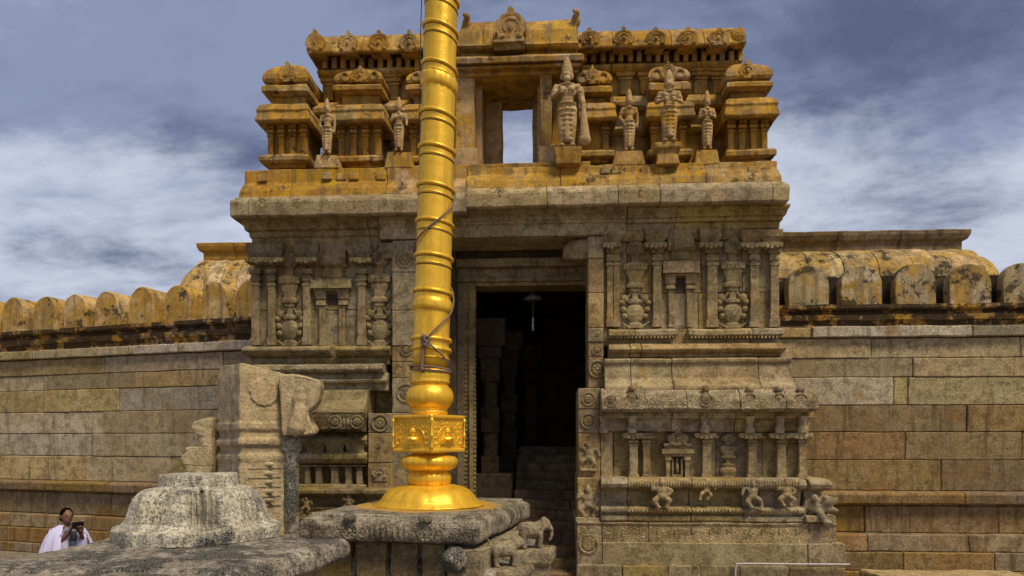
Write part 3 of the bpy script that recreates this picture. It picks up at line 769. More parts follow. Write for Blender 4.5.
shrine(652, 685, 11.5, (163, 149, 122, 101, 95, 82, 66), 2, 'sala')
shrine(578, 608, 11.5, (163, 150, 123, 103, 98, 86, 70), 2, 'sala', outL=0)
# wall behind, in two halves either side of the opening
def tower_body(px0, px1, rf, dy, eL, eR, joints):
    Y = 12.0
    course('tower_wall', px0, px1, Y, [(0, 168 + dy), (0, 135 + dy)], rf, joints, eL, eR, TM, Yb=13.6)
    course('tower_ledge', px0, px1, Y, [(0, 135 + dy), (.1, 131 + dy), (.16, 127 + dy), (.04, 124 + dy), (0, 112 + dy), (.16, 110 + dy), (.26, 105 + dy), (.28, 100 + dy), (.10, 95 + dy)], rf, joints, eL, eR, TM, Yb=13.6)
    course('upper_tier_wall', px0, px1, Y + .1, [(0, 96 + dy), (0, 70 + dy)], rf, joints, eL, eR, TM, Yb=13.6)
    course('tier_ledge', px0, px1, Y, [(-.05, 72 + dy), (.04, 71 + dy), (.10, 68 + dy), (.14, 65 + dy), (.14, 62.5 + dy), (0, 62 + dy), (-.12, 61 + dy), (-.12, 50 + dy)], rf, joints, eL, eR, TM, Yb=13.6)
    course('crown_cornice', px0, px1, Y, [(-.1, 51.5 + dy), (.05, 50 + dy), (.28, 48 + dy), (.36, 46.5 + dy), (.38, 44 + dy), (.34, 39 + dy), (.22, 32 + dy), (.05, 29.5 + dy)], rf, joints, eL, eR, TM, Yb=13.6)
tower_body(322, 484, 360, 6, 1, 0, (367, 415))
tower_body(560, 733, 665, 0, 0, 1, (611, 668, 700))
dentil_row(322, 455, 9.3, 4.8, 57, 68, 11.88)
dentil_row(582, 742, 9.2, 4.8, 50.5, 61, 11.88)
def crest(pxs, y0, y1, w, Y=11.62):
    for px in pxs:
        bm = bmesh.new(); kudu(bm, X(px, Y), Z(y0, Y, px), w / FPX * Y, Z(y1, Y, px) - Z(y0, Y, px), Y, .3)
        link('crest_ornament', bm, TM, gate, .06, .016, freq=5)
crest((315, 347.5, 378.5, 409), 50.5, 30, 20); crest((590, 624, 656, 688, 719), 45, 27, 20)
bm = bmesh.new(); ellipsoid(bm, (X(738, 11.7), 11.75, Z(37, 11.7, 738)), (.14, .16, .16)); ellipsoid(bm, (X(741, 11.7), 11.72, Z(31, 11.7, 738)), (.06, .06, .08)); link('crest_ornament', bm, TM, gate, .1, .012)
# upper tier pilasters
for px, hw, dy in ((625, 6, 0), (645, 5, 0), (700, 6, 0), (717, 5, 0), (330, 5, 6), (393, 6, 6)):
    bm = bmesh.new(); Y = 12.08
    for a, b, k in ((96, 82, 1), (82, 79, 1.2), (79, 75, 1.6), (75, 71, 1.9)):
        box(bm, X(px, Y) - hw * k / FPX * Y, X(px, Y) + hw * k / FPX * Y, Y - .08 * k, Y + .2, Z(a + dy, Y, px), Z(b + dy, Y, px) - .002)
    link('pilaster', bm, TM, gate, .12, .008, .008)
# central bay with the sky opening
YC = 11.42
def cb(name, a, b, y0, y1, Yf, Yb, mat=TM, **k): return blockpx(name, a, b, y0, y1, Yf, Yb, mat, ref=515, amp=.014, **k)
cb('opening_post', 455, 474, 72, 148, YC, YC + .35, M_tower); cb('opening_foot', 452, 477, 146.5, 166, YC - .1, YC + .5, M_statue)
cb('opening_post', 540, 551.5, 75, 148, YC, YC + .35); cb('opening_foot', 538.5, 560, 146.5, 166, YC - .1, YC + .5, M_statue)
cb('opening_side', 474, 482, 72, 166, YC + .3, 12.6, M_statue); cb('opening_side', 537, 546, 72, 166, YC + .35, 12.6, M_statue)
cb('inner_post', 478, 501.5, 92, 166, YC + .9, 12.72, M_statue); cb('inner_post', 532.5, 546, 90, 166, YC + .9, 12.72, M_statue)
cb('inner_lintel', 474, 546, 84, 107.5, 12.66, 12.78); cb('opening_lintel', 470, 546, 79, 92, 12.1, 12.7)
cb('opening_soffit', 474, 543, 72, 79, YC + .1, 12.3)
cb('opening_pier', 552, 582, 80, 166, YC + .25, 12.72)
cb('bay_wall', 447, 457, 72, 166, YC + .2, 12.7); cb('sill', 448, 590, 163, 172, YC - .2, 12.9, M_tower)
course('bay_lintel', 459, 578, YC, [(0, 75.5), (.03, 74), (.03, 70), (.14, 68), (.16, 65), (.12, 64), (.24, 62), (.26, 56.5), (.1, 55)], 520, (), 1, 1, TM, Yb=12.3)
cb('lintel_stub', 458, 477, 70, 75, YC - .03, YC + .3); cb('lintel_stub', 538, 553, 69, 75, YC - .03, YC + .3)
course('bay_crown', 462, 574, YC, [(.0, 56), (.02, 52), (.08, 50), (.16, 47), (.2, 44), (.16, 43), (.14, 41), (.10, 30), (.02, 24), (-.1, 21)], 520, (484, 494, 526, 549), 1, 1, TM, Yb=13.0)
bm = bmesh.new()
Yk = YC - .3
kudu(bm, X(510.5, Yk), Z(39.5, Yk, 510), 30 / FPX * Yk, 33 / FPX * Yk, Yk, .35)
link('gable_ornament', bm, TM, gate, .12, .006)
course('kudu_base', 495, 525, YC, [(.1, 52), (.2, 50), (.24, 44), (.32, 42), (.32, 39.5), (.2, 39)], 510, (), 0, 0, TM, Yb=12)
for px, y in ((466, 12), (576, 8)):
    bm = bmesh.new(); Y = YC - .1; x = X(px, Y)
    u = Y / FPX
    zt = Z(y, Y, px)
    ellipsoid(bm, (x, Y + .1, zt - 9 * u), (5 * u, 5 * u, 7 * u)); ellipsoid(bm, (x + u, Y, zt - 5 * u), (3 * u, 4 * u, 3.5 * u)); caps(bm, (x - 2 * u, Y, zt - 3 * u), (x - 2.5 * u, Y, zt), .03, .015); caps(bm, (x + 2 * u, Y, zt - 3 * u), (x + 3 * u, Y, zt - u), .03, .015)
    caps(bm, (x - 2 * u, Y + .1, zt - 12 * u), (x - 2 * u, Y + .1, zt - 28 * u), 4 * u, 4.5 * u)
    bm = remesh(bm, .022, 1); link('finial_beast', bm, TM, gate, smooth=True)

# ---- stucco figures
def statue(px, pyt, pyb, Y, pose='a', club=False, lean=0.0, mat=None, wide=1.0, beard=False):
    h = (pyb - pyt) / FPX * Y
    x = X(px, Y); z = Z(pyb, Y, px)
    bm = bmesh.new()
    V = lambda a, b, c: (x + (a + lean * c) * h, Y + b * h, z + c * h)
    E = lambda c, r, n=14: ellipsoid(bm, V(*c), (r[0] * h, r[1] * h, r[2] * h), None, n)
    C = lambda a, b, r0, r1: caps(bm, V(*a), V(*b), r0 * h, r1 * h)
    E((0, -.01, .79), (.05, .055, .065)); E((0, -.055, .785), (.014, .02, .018))             # head, nose
    for s in (-1, 1): E((s * .05, 0, .78), (.014, .02, .035)); E((s * .02, -.05, .80), (.012, .01, .008))
    C((0, 0, .70), (0, 0, .76), .03, .028)
    # tall crown
    lathe(bm, *V(0, 0, 0)[:2], [(r * h, z + k * h) for r, k in ((.055, .82), (.06, .835), (.05, .85), (.052, .88), (.042, .89), (.045, .92), (.032, .93), (.034, .955), (.02, .965), (.02, .985), (.004, 1.0))], 14)
    E((0, 0, .665), (.105, .06, .05)); E((0, 0, .61), (.085, .058, .08)); E((0, 0, .53), (.062, .05, .06)); E((0, 0, .455), (.09, .062, .07))
    if pose in 'bc':
        for s in (-1, 1): E((s * .04, -.045, .625), (.036, .035, .036))
    for s in (-1, 1):                                                                      # legs in a pleated cloth
        C((s * .042, 0, .42), (s * .045, -.02, .24), .058, .045); C((s * .045, -.02, .24), (s * .045, 0, .05), .044, .028)
        E((s * .05, -.035, .02), (.03, .055, .022))
    for k in range(7):
        zz = .40 - k * .052
        torus(bm, V(0, 0, zz), (.088 - .005 * k) * h, .010 * h, axis='Z', n=20, m=5)
    C((0, -.06, .42), (0, -.05, .08), .018, .03)
    torus(bm, V(0, 0, .475), .08 * h, .013 * h, axis='Z', n=20, m=5); torus(bm, V(0, -.02, .68), .055 * h, .010 * h, axis='Z', n=16, m=5)
    if pose == 'a':      # one hand on hip, one hanging
        arms = (((-.10, 0, .67), (-.145, .01, .54), (-.09, -.03, .47)), ((.10, 0, .67), (.13, .0, .54), (.125, -.02, .40)))
    elif pose == 'b':    # forearms brought to the front
        arms = (((-.10, 0, .67), (-.135, 0, .55), (-.04, -.09, .56)), ((.10, 0, .67), (.135, 0, .55), (.04, -.09, .56)))
    else:                # one raised
        arms = (((-.10, 0, .67), (-.13, -.02, .56), (-.05, -.09, .60)), ((.10, 0, .67), (.14, 0, .55), (.15, -.05, .47)))
    for a, b, c in arms:
        C(a, b, .034, .026); C(b, c, .026, .019); E(c, (.024, .024, .03))
        for k in range(4):
            C(c, (c[0] + (k - 1.5) * .008, c[1] - .015, c[2] - .035), .008, .006)
        torus(bm, V(*[(a[i] * .5 + b[i] * .5) for i in range(3)]), .034 * h, .006 * h, axis='Z', n=12, m=5)
    if beard: E((0, -.05, .735), (.035, .03, .035))
    if club:
        C((.15, -.05, .45), (.165, -.03, .12), .02, .05); E((.165, -.03, .08), (.06, .055, .06))
        C((.12, .0, .64), (.155, .02, .45), .035, .03)
    for v in bm.verts: v.co.x = x + (v.co.x - x) * wide
    bm = remesh(bm, max(.011, h * .0075), 1)
    return link('statue', bm, mat or M_statue, gate, smooth=True)
statue(327, 97, 155, 11.15, 'a', lean=.02)
statue(399, 96, 152, 11.15, 'c')
statue(567, 57, 149, 11.05, 'c', club=True, wide=1.15, beard=True)
statue(629, 89, 152, 11.3, 'a')
statue(669, 70, 143, 11.0, 'b', wide=1.2)
statue(707, 91, 151, 11.3, 'b', wide=.95)
for px, a, b, w in ((327, 155, 169, 11), (399, 152, 169, 12), (629, 151, 166, 14), (668, 143, 164, 12), (707, 150, 166, 11), (568, 148, 164, 12)):
    bm = bmesh.new(); Y = 11.15 if px not in (668, 568) else 10.98
    seg(bm, X(px - w, Y), X(px + w, Y), Y - .02, 11.9, [(.0, Z(b, Y, px)), (.02 if px != 668 else -.04, Z(a + 6, Y, px)), (.02, Z(a + 5, Y, px)), (.03, Z(a, Y, px))] if px in (668, 568) else [(.03, Z(b, Y, px)), (-.01, Z(a, Y, px))], 1, 1)
    link('statue_base', bm, TM, gate, .1, .014, .014)

# ================================================================ WALLS
def wall(name, p0, p1, courses, joints, label, seedv):
    """p0->p1: face line on the ground (world xy); local x along it, local -y faces the court"""
    rnd = random.Random(seedv)
    d = Vector((p1[0] - p0[0], p1[1] - p0[1])); L = d.length; rz = math.atan2(d.y, d.x)
    root = tag(empty(name, (p0[0], p0[1], 0), rz), label, 'wall')
    return root, L, rnd
def blocks(root, name, L, z0, z1, out, joints, rnd, mat, dep=.55, gap=.005, top_in=0, jog=.016, cell=.22, amp=.009, bev=.014):
    bm = bmesh.new()
    xs = [0] + [j for j in joints if .05 < j < L - .05] + [L]
    for a, b in zip(xs, xs[1:]):
        o = out + rnd.uniform(-jog, jog); t = rnd.uniform(-.004, .004)
        rings(bm, [[(a + gap, -o, z0 + gap), (b - gap, -o, z0 + gap), (b - gap, dep, z0 + gap), (a + gap, dep, z0 + gap)],
                   [(a + gap, -o + top_in, z1 - gap + t), (b - gap, -o + top_in, z1 - gap + t), (b - gap, dep, z1 - gap + t), (a + gap, dep, z1 - gap + t)]])
    return link(name, bm, mat, root, cell, amp, bev, world=False)
def rand_joints(L, rnd, lo=1.1, hi=2.9):
    x, r = rnd.uniform(.3, 1.6), []
    while x < L: r.append(x); x += rnd.uniform(lo, hi)
    return r
YW = 12.9
ROWS = [(-2.55, -2.33, .42), (-2.33, -2.00, .36), (-2.00, -1.70, .28), (-1.70, -1.20, 0), (-.93, -.366, 0), (-.366, .146, 0), (.146, .64, 0), (.64, 1.15, 0), (1.15, 1.50, 0), (1.50, 1.87, 0)]
RJ = {0: (868, 934, 1000), 1: (893, 982), 2: (861, 960), 3: (865, 998), 4: (941,), 5: (905, 1022), 6: (967,), 7: (893.5, 908), 8: (913,), 9: (871, 1021)}
xw0 = X(760, YW)
rw, L, rnd = wall('enclosure_wall', (xw0, YW), (X(1024, YW) + 6, YW), None, None, 'granite block wall with big rounded merlons running off behind the gateway, on the side without a person', 3)
rw['label'] = 'straight granite enclosure wall with five large stained round merlons on top'
def jR(pxs, rnd): return [X(p, YW) - xw0 for p in pxs] + [X(1024, YW) - xw0 + .9 + k * 2.1 + rnd.uniform(-.4, .4) for k in range(3)]
def build_wall(root, L, rnd, jf, lowrow):
    for i, (a, b, o) in enumerate(ROWS):
        n = 'masonry_course' if i > 2 else 'step_course'
        blocks(root, n, L, H + a, H + b, o, jf(i), rnd, M_wall_low if i <= lowrow else M_wall, top_in=.03 if i == 2 else 0)
    # projecting ledge and the set-back behind it
    bm = bmesh.new(); xs = [0] + rand_joints(L, rnd, 2, 4) + [L]
    for a, b in zip(xs, xs[1:]):
        rings(bm, [[(a + .004, -o, z), (b - .004, -o, z), (b - .004, .5, z), (a + .004, .5, z)] for o, z in ((.0, H - 1.20), (.05, H - 1.16), (.17, H - 1.15), (.19, H - .99), (.16, H - .95), (.02, H - .93))])
    link('ledge', bm, M_wall_low, root, .3, .008, .012, world=False)
    bm = bmesh.new(); box(bm, .02, L - .02, .06, .6, .0, H + 2.04); link('wall_core', bm, M_dark, root, world=False)
    xs = rand_joints(L, rnd, 1.6, 3.4)
    blocks(root, 'coping', L, H + 1.87, H + 2.08, .11, xs, rnd, M_wall, bev=.015, amp=.012, gap=.012, jog=.03)
build_wall(rw, L, rnd, lambda i: jR(RJ[i], random.Random(i)), 6)
def parapet_band(root, L, k=1.0):
    bm = bmesh.new(); xs = [i * L / 9 for i in range(10)]
    for a, b in zip(xs, xs[1:]):
        rings(bm, [[(a, -o, H + 2.07 + (z - 2.07) * k), (b, -o, H + 2.07 + (z - 2.07) * k), (b, 1.2, H + 2.07 + (z - 2.07) * k), (a, 1.2, H + 2.07 + (z - 2.07) * k)] for o, z in ((0, 2.08), (-.02, 2.13), (.0, 2.18), (.04, 2.20), (.05, 2.29), (-.01, 2.31), (-.02, 2.37), (.06, 2.38), (.09, 2.41), (.09, 2.47), (.0, 2.49))])
    link('parapet_band', bm, M_merlon_base, root, .10, .02, 0, world=False)
parapet_band(rw, L)
def gap_shade_sheet(root, L, z0, y, hh):  # backing added behind the merlons so their gaps go dark
    bm = bmesh.new(); box(bm, 0, L, y, y + .5, z0 - .3, z0 + hh); link('gap_shade_back', bm, M_gap_shade, root, .25, .02, world=False)
def merlon(root, xc, w, h, z0, depth=1.1, y0=.0, mat=None):
    """barrel-roofed merlon: arch-ended block running back from the face"""
    bm = bmesh.new(); pts = []
    for i in range(15):
        a = math.pi * i / 14
        pts.append((xc + w / 2 * math.cos(a) * (1 + .03 * math.sin(a)), z0 + h * .42 + h * .58 * math.sin(a) ** .85))
    pts = [(xc + w / 2 * .98, z0)] + pts + [(xc - w / 2 * .98, z0)]
    pin = [((x - xc) * .965 + xc, (z - z0) * .975 + z0) for x, z in pts]
    rings(bm, [[(x, y0 - .03, z) for x, z in pin], [(x, y0 - .0, z) for x, z in pts], [(x, y0 + depth, z) for x, z in pts]])
    return link('merlon', bm, mat or M_merlon, root, .12, .014, .0, world=False)
for k, px in enumerate((808, 861, 915, 969.5, 1023, 1077, 1131, 1184)):
    merlon(rw, X(px, YW) - xw0, 40.5 / FPX * 12.55 + random.uniform(-.02, .02), .73 + random.uniform(-.02, .03), H + 2.475, depth=.16, mat=M_merlon_dark)
gap_shade_sheet(rw, L, H + 2.49, .30, .58)
# left wall, receding
a_, b_ = cam(-5.45, 14.2), cam(-12.2, 16.3)
dirn = (a_ - b_).normalized()
pl0 = b_ - dirn * 10; pl1 = a_ + dirn * 1.6
lw, L, rnd = wall('enclosure_wall', (pl0.x, pl0.y), (pl1.x, pl1.y), None, None, 'receding granite enclosure wall with a row of barrel-shaped ochre merlons, behind the person in white', 11)
lj = [rand_joints(L, random.Random(50 + i), 1.5, 3.9) for i in range(12)]
build_wall(lw, L, rnd, lambda i: lj[i], 3)
parapet_band(lw, L, 1.2)
def lwx(px):
    """distance along the left wall where picture column px meets it"""
    u = (px - 512) / FPX
    dcx, dcz = -(12.2 - 5.45), 16.3 - 14.2
    # point (xc,zc) = (-5.45,14.2)+s*(dcx,dcz), xc = u*zc
    s = (u * 14.2 + 5.45) / (dcx - u * dcz)
    p = cam(-5.45 + s * dcx, 14.2 + s * dcz)
    return (Vector((p.x, p.y)) - Vector((pl0.x, pl0.y))).length
cs = [lwx(p) for p in (14, 46, 76, 107, 142, 178, 215, 250)]
cs = [cs[0] - .78 * 9 + k * .78 for k in range(9)] + cs
for c in cs: merlon(lw, c, .68, .80 + random.uniform(-.03, .03), H + 2.56, depth=1.4)
gap_shade_sheet(lw, L, H + 2.52, .9, .42)

# ================================================================ vaulted roofs behind the walls
def vault(name, label, Y0, x0, x1, ztop, outer, dyn):
    root = tag(empty(name, ((x0 + x1) / 2, Y0, H + 2.3)), label, 'roof')
    n = 9; r = 1.05
    bm = bmesh.new()
    segs = 6
    sgn = 1 if outer > 0 else -1
    xs = [x0 + (x1 - x0) * i / segs for i in range(segs + 1)]
    zb = dyn
    for a, b in zip(xs, xs[1:]):
        dz = random.uniform(-.02, .02)
        rs = []
        for xx in (a + .008, (a + b) / 2, b - .008):
            bulge = .012 if xx not in (a + .008, b - .008) else 0
            rs.append([(xx, Y0 - (1.1 + bulge) * math.cos(R_(t_)) , zb + dz + (ztop - zb + bulge) * math.sin(R_(t_)) ** .8) for t_ in [0, 10, 22, 35, 48, 60, 72, 82, 90]] + [(xx, Y0 + 1.5, ztop), (xx, Y0 + 1.5, zb)])
        rings(bm, rs)
    link('vault', bm, M_merlon_dark, root, .16, .015)
    # rounded hip end
    bm = bmesh.new(); xe = x1 if outer > 0 else x0
    rs = []
    for t_ in (0, 15, 30, 45, 60, 75, 88):
        rr = math.cos(R_(t_)); ring = []
        for k in range(13):
            a = R_(-90 + 15 * k)
            ring.append((xe + sgn * (.80 * rr * math.cos(a)) - sgn * .02, Y0 + .2 + 1.3 * rr * math.sin(a), zb + (ztop - .05 - zb) * math.sin(R_(t_)) ** .85))
        rs.append(ring)
    rings(bm, rs)
    link('vault_end', bm, M_merlon_dark, root, .16, .02, smooth=False)
    bm = bmesh.new()
    xa, xb = (x0, x1 - .05) if outer > 0 else (x0 + .05, x1)
    cuts = [xa, xa + (xb - xa) * .36, xa + (xb - xa) * .68, xb]
    for a, b in zip(cuts, cuts[1:]):
        seg(bm, a + .005, b - .005, Y0 - .35, Y0 + 1.2, [(0, ztop - .06), (0, ztop + .12), (.08, ztop + .16), (.12, ztop + .26), (.13, ztop + .34), (.06, ztop + .36)], outer < 0 and a == cuts[0], outer > 0 and b == cuts[-1])
    link('roof_slab', bm, M_wall_low if outer > 0 else M_gate_l, root, .18, .012, .012)
    return root
Yv = 15.2
vault('vaulted_roof', 'long stained barrel vault with a flat slab on it above the straight wall', Yv, X(760, Yv), X(955, Yv), Z(249, Yv - .3, 880), 1, Z(289, Yv - 1.1, 880))
Yv2 = 17.0
vault('vaulted_roof', 'short barrel vault end with a flat slab beside the gateway above the receding wall', Yv2, X(208, Yv2), X(300, Yv2), Z(258, Yv2 - .3, 225), -1, H + 2.8)
bm = bmesh.new(); p = cam(-8.2, 19.5)
box(bm, p.x, p.x + 2.6, p.y, p.y + 1, H + 2.6, hc(286.5, 19.5)); box(bm, p.x - .15, p.x + 2.7, p.y - .15, p.y + 1, hc(286.5, 19.5) + .002, hc(284, 19.5))
rb = link('distant_parapet', bm, M_gate_l, None, .2, .03, .01); tag(rb, 'thin dark parapet edge showing far behind the row of barrel merlons', 'parapet')

# ================================================================ FLAGSTAFF AND PEDESTAL
ZT = H - .73                                   # top of the pedestal slab
A = cam(-2.11, 6.74); B = cam(-.32, 6.39); Cc = cam(.23, 8.75); D = A + (Cc - B)
ped = tag(empty('stone_pedestal', (A + Cc) / 2), 'carved stone pedestal with a dark worn slab, carrying the golden flagstaff', 'pedestal')
ctr = (A + Cc) / 2
M_slab = stone('pedestal_slab_stone', (.33, .275, .19), (.48, .41, .30), None, black=(.54, .68), streak=(.56, .75), speck=.9, island=.15, bump=1.0, grain=.6,
               paint=((ctr.x, ctr.y, ZT), 0.93, (.56, .33, .06)))
def quad_loft(bm, q, prof, cc=None):
    """q: 4 corners; prof (inset, z)"""
    cc = cc or sum(q, Vector()) / 4
    rs = []
    for ins, z in prof:
        ring = []
        for i, v in enumerate(q):
            e1 = (q[(i + 1) % 4] - v).normalized(); e0 = (q[i - 1] - v).normalized()
            w = v + (e1 + e0) * ins
            ring.append((w.x, w.y, z))
        rs.append(ring)
    rings(bm, rs)
def lerp(a, b, t_): return a + (b - a) * t_
bm = bmesh.new()
pf = [(.14, ZT - .27), (.02, ZT - .255), (0, ZT - .22), (0, ZT - .09), (.03, ZT - .045), (.07, ZT - .04), (.08, ZT)]
m1, m2 = lerp(B, Cc, .36), lerp(A, D, .42)
quad_loft(bm, [A, B, m1, m2], pf)
g = (Cc - B).normalized() * .02
quad_loft(bm, [m2 + g, m1 + g, Cc, D], [(i, z - .01) for i, z in pf])
link('slab', bm, M_slab, ped, .10, .012, .014)
bm = bmesh.new()
eAB = (B - A).normalized(); nF = Vector((eAB.y, -eAB.x, 0)); eBC = (Cc - B).normalized(); nR = Vector((eBC.y, -eBC.x, 0))
def local_roundel(bm, P, e, nrm, r, petals=8):
    M = Matrix(((e.x, -nrm.x, 0, P.x), (e.y, -nrm.y, 0, P.y), (0, 0, 1, P.z), (0, 0, 0, 1)))
    torus(bm, (0, 0, 0), r * .9, r * .14, n=20, m=6, M=M); torus(bm, (0, 0, 0), r * .5, r * .1, n=14, m=6, M=M)
    for i in range(petals):
        a = 2 * math.pi * i / petals
        ellipsoid(bm, M @ Vector((r * .7 * math.cos(a), 0, r * .7 * math.sin(a))), (r * .16, r * .16, r * .16), None, 7)
    ellipsoid(bm, M @ Vector((0, 0, 0)), (r * .25,) * 3, None, 8)
for t_ in (.30, .72):
    P = lerp(A, B, t_) ; P.z = ZT - .15
    local_roundel(bm, P, eAB, nF, .085)
    for s in (-1, 1): local_roundel(bm, P + eAB * s * .13 - Vector((0, 0, .01)), eAB, nF, .05, 6)
    ellipsoid(bm, P + Vector((0, 0, .13)), (.07, .05, .05), None, 8)
for k in range(7):
    P = lerp(A, B, .42 + .032 * k); P.z = ZT - .15; ellipsoid(bm, P, (.022, .02, .07), None, 8)
link('slab_carving', bm, M_slab, ped, .1, .004); bm = bmesh.new()
for k in range(9):
    P = lerp(B, Cc, .40 + .04 * k); P.z = ZT - .15; ellipsoid(bm, P, (.02, .035, .07), None, 8)
link('slab_carving', bm, M_slab, ped, .1, .004)
# body below the slab
bm = bmesh.new()
for t0, t1, o_ in ((.0, .34, .04), (.345, .66, .07), (.665, .99, .03)):
    a, b = lerp(B, Cc, t0), lerp(B, Cc, t1)
    quad_loft(bm, [a - nR * .3, a + nR * o_, b + nR * o_, b - nR * .3], [(0, .1), (0, ZT - .30)])
link('side_block', bm, M_beast, ped, .1, .014, .014)
bm = bmesh.new()
quad_loft(bm, [A, B, Cc, D], [(.20, 0), (.20, ZT - .50), (.24, ZT - .48), (.24, ZT - .26)])
link('pedestal_body', bm, M_alt2, ped, .15, .012, .012)
bm = bmesh.new()
for t0, t1 in ((.10, .26), (.29, .46), (.49, .64), (.67, .80)):
    a, b = lerp(A, B, t0), lerp(A, B, t1)
    quad_loft(bm, [a - nF * .16, b - nF * .16, b - nF * .3, a - nF * .3], [(0, .2), (0, ZT - .28)])
link('panel', bm, M_gate_l, ped, .12, .01, .01)
bm = bmesh.new()
a, b = lerp(B, Cc, .02), lerp(B, Cc, .98)
quad_loft(bm, [a - nR * .2, a + nR * .14, b + nR * .14, b - nR * .2], [(0, 0), (0, ZT - .55), (.02, ZT - .53)])
link('side_ledge', bm, M_alt2, ped, .12, .02, .015)
for t_, r in ((.02, .13), (.88, .13), (-.14, .12)):
    bm = bmesh.new()
    P = lerp(A, B, t_) + nF * .02; P.z = ZT - .40 if t_ > .5 else ZT - .36
    ellipsoid(bm, P, (r, r, r)); ellipsoid(bm, P + nF * .09 + Vector((0, 0, .02)), (r * .5, r * .5, r * .4)); caps(bm, P, P - nF * .3, r, r)
    for s in (-1, 1): ellipsoid(bm, P + nF * .07 + eAB * s * .06 + Vector((0, 0, .05)), (.03,) * 3); torus(bm, P + eAB * s * .03, .09, .016, n=14, m=5)
    bm = remesh(bm, .018, 1); link('lion_head_carving', bm, M_alt2, ped, .1, .004, smooth=True)
def beast(pos, heading, h, kind, name, mat, parent):
    """a little stone elephant or lion; local x = forward"""
    bm = bmesh.new()
    M = Matrix.Translation(pos) @ Matrix.Rotation(heading, 4, 'Z') @ Matrix.Scale(h, 4)
    def E(c, r): ellipsoid(bm, c, r)
    E((0, 0, .58), (.48, .25, .28)); E((-.25, 0, .60), (.26, .24, .27)); E((.25, 0, .60), (.24, .23, .28))
    for sx, sy in ((.3, .13), (.3, -.13), (-.3, .13), (-.3, -.13)):
        k = .04 if sx > 0 else -.03
        caps(bm, (sx, sy, .5), (sx + k, sy, .25), .12, .09); caps(bm, (sx + k, sy, .25), (sx + .0, sy, .05), .085, .08); E((sx + .04, sy, .04), (.11, .09, .05))
    if kind == 'elephant':
        E((.52, 0, .76), (.22, .19, .22)); E((.50, 0, .92), (.12, .13, .1))
        pts = [(.68, 0, .72), (.78, 0, .55), (.78, 0, .35), (.72, 0, .2)]
        for a, b, r in zip(pts, pts[1:], (.1, .08, .06)): caps(bm, a, b, r, r - .015)
        for s in (-1, 1):
            E((.42, s * .19, .74), (.14, .04, .18)); caps(bm, (.66, s * .09, .62), (.82, s * .1, .58), .03, .015); E((.64, s * .13, .80), (.03, .03, .03))
        caps(bm, (-.5, 0, .68), (-.55, 0, .35), .035, .02)
        torus(bm, (0, 0, .58), .27, .02, n=20, m=5)
    else:
        E((.48, 0, .80), (.2, .19, .2)); E((.64, 0, .74), (.13, .12, .1)); E((.40, 0, .78), (.2, .23, .25)); E((.62, 0, .66), (.1, .09, .05))
        for s in (-1, 1): E((.42, s * .15, .98), (.05, .04, .06)); E((.60, s * .1, .86), (.04, .04, .04))
        for k in range(5): torus(bm, (.36, 0, .78), .14 + .03 * k, .016, n=16, m=5)
        caps(bm, (-.48, 0, .7), (-.56, 0, .95), .04, .035)
    bmesh.ops.transform(bm, matrix=M, verts=bm.verts)
    bm = remesh(bm, .038 * h, 1)
    return link(name, bm, mat, parent, smooth=True)
hd = math.atan2(eBC.y, eBC.x)
beast(cam(-.08, 6.77, hc(567, 6.75)), hd - 1.0, .30, 'lion', 'lion_carving', M_beast, ped)
beast(cam(.21, 7.87, hc(547.5, 7.85)), hd - 1.0, .34, 'elephant', 'elephant_carving', M_beast, ped)
bm = bmesh.new()
for (x_, z_, w_, d_, y0, y1) in ((-.02, 6.75, .30, .42, 567, 577), (.27, 7.9, .32, .5, 547.5, 563)):
    q = [cam(x_ - w_ / 2 - .1, z_ - d_ / 2), cam(x_ + w_ / 2, z_ - d_ / 2), cam(x_ + w_ / 2 + .1, z_ + d_ / 2), cam(x_ - w_ / 2, z_ + d_ / 2)]
    zt = hc(y0, z_); zb_ = hc(y1, z_)
    bm = bmesh.new(); quad_loft(bm, q, [(.06, 0), (.05, zb_ - .01), (.03, zb_), (0, zb_ + .03), (0, zt - .03), (.02, zt)])
    link('carved_ledge', bm, M_beast, ped, .08, .012, .012)

# --- flagstaff
fs = tag(empty('flagstaff', (ctr.x, ctr.y, ZT)), 'tall gilded flagstaff with rope-like rings rising from a flared golden foot', 'flagstaff')
ZC = 7.75; PU = ZC / FPX
lean_x = (443 - 431) / FPX * ZC / (405 * PU)          # metres of lean per metre of height
def zf(py): return hc(py, ZC)
def pole_pt(py, px_off=0.0):
    z = zf(py); s = (z - ZT)
    return ctr + Vector((CA, SA, 0)) * (lean_x * max(0, z - zf(415)) + px_off * PU) + Vector((0, 0, z - ctr.z))
def ring_lathe(name, prof, n=40, mod=None, mat=M_gold, tilt=0.0, smooth=True):
    bm = bmesh.new()
    rs = []
    for r, py in prof:
        c = pole_pt(py); ring = []
        for i in range(n):
            a = 2 * math.pi * i / n
            k = r * PU * (mod(a) if mod else 1)
            ring.append((c.x + k * math.cos(a), c.y + k * math.sin(a), c.z - tilt * k * math.cos(a)))
        rs.append(ring)
    rings(bm, rs)
    return link(name, bm, mat, fs, smooth=smooth)
pet = lambda a: 1 + .022 * math.cos(a * 16)
ring_lathe('foot', [(53, 505.5), (54.5, 504.3), (54, 503.2), (50.5, 502.4), (50, 501), (47.5, 500.2), (47, 498.6), (45, 495.5), (42, 491.8), (38, 488.8), (32.5, 486.5), (26, 485), (21, 484.2)], 120, lambda a: 1 + .014 * abs(math.cos(a * 10)))
ring_lathe('lower_cushion', [(18.5, 485.5), (21, 483), (22, 479.5), (22, 476), (20.5, 472.8), (18.5, 471.3), (18, 470)], 72, lambda a: 1 + .018 * math.cos(a * 22))
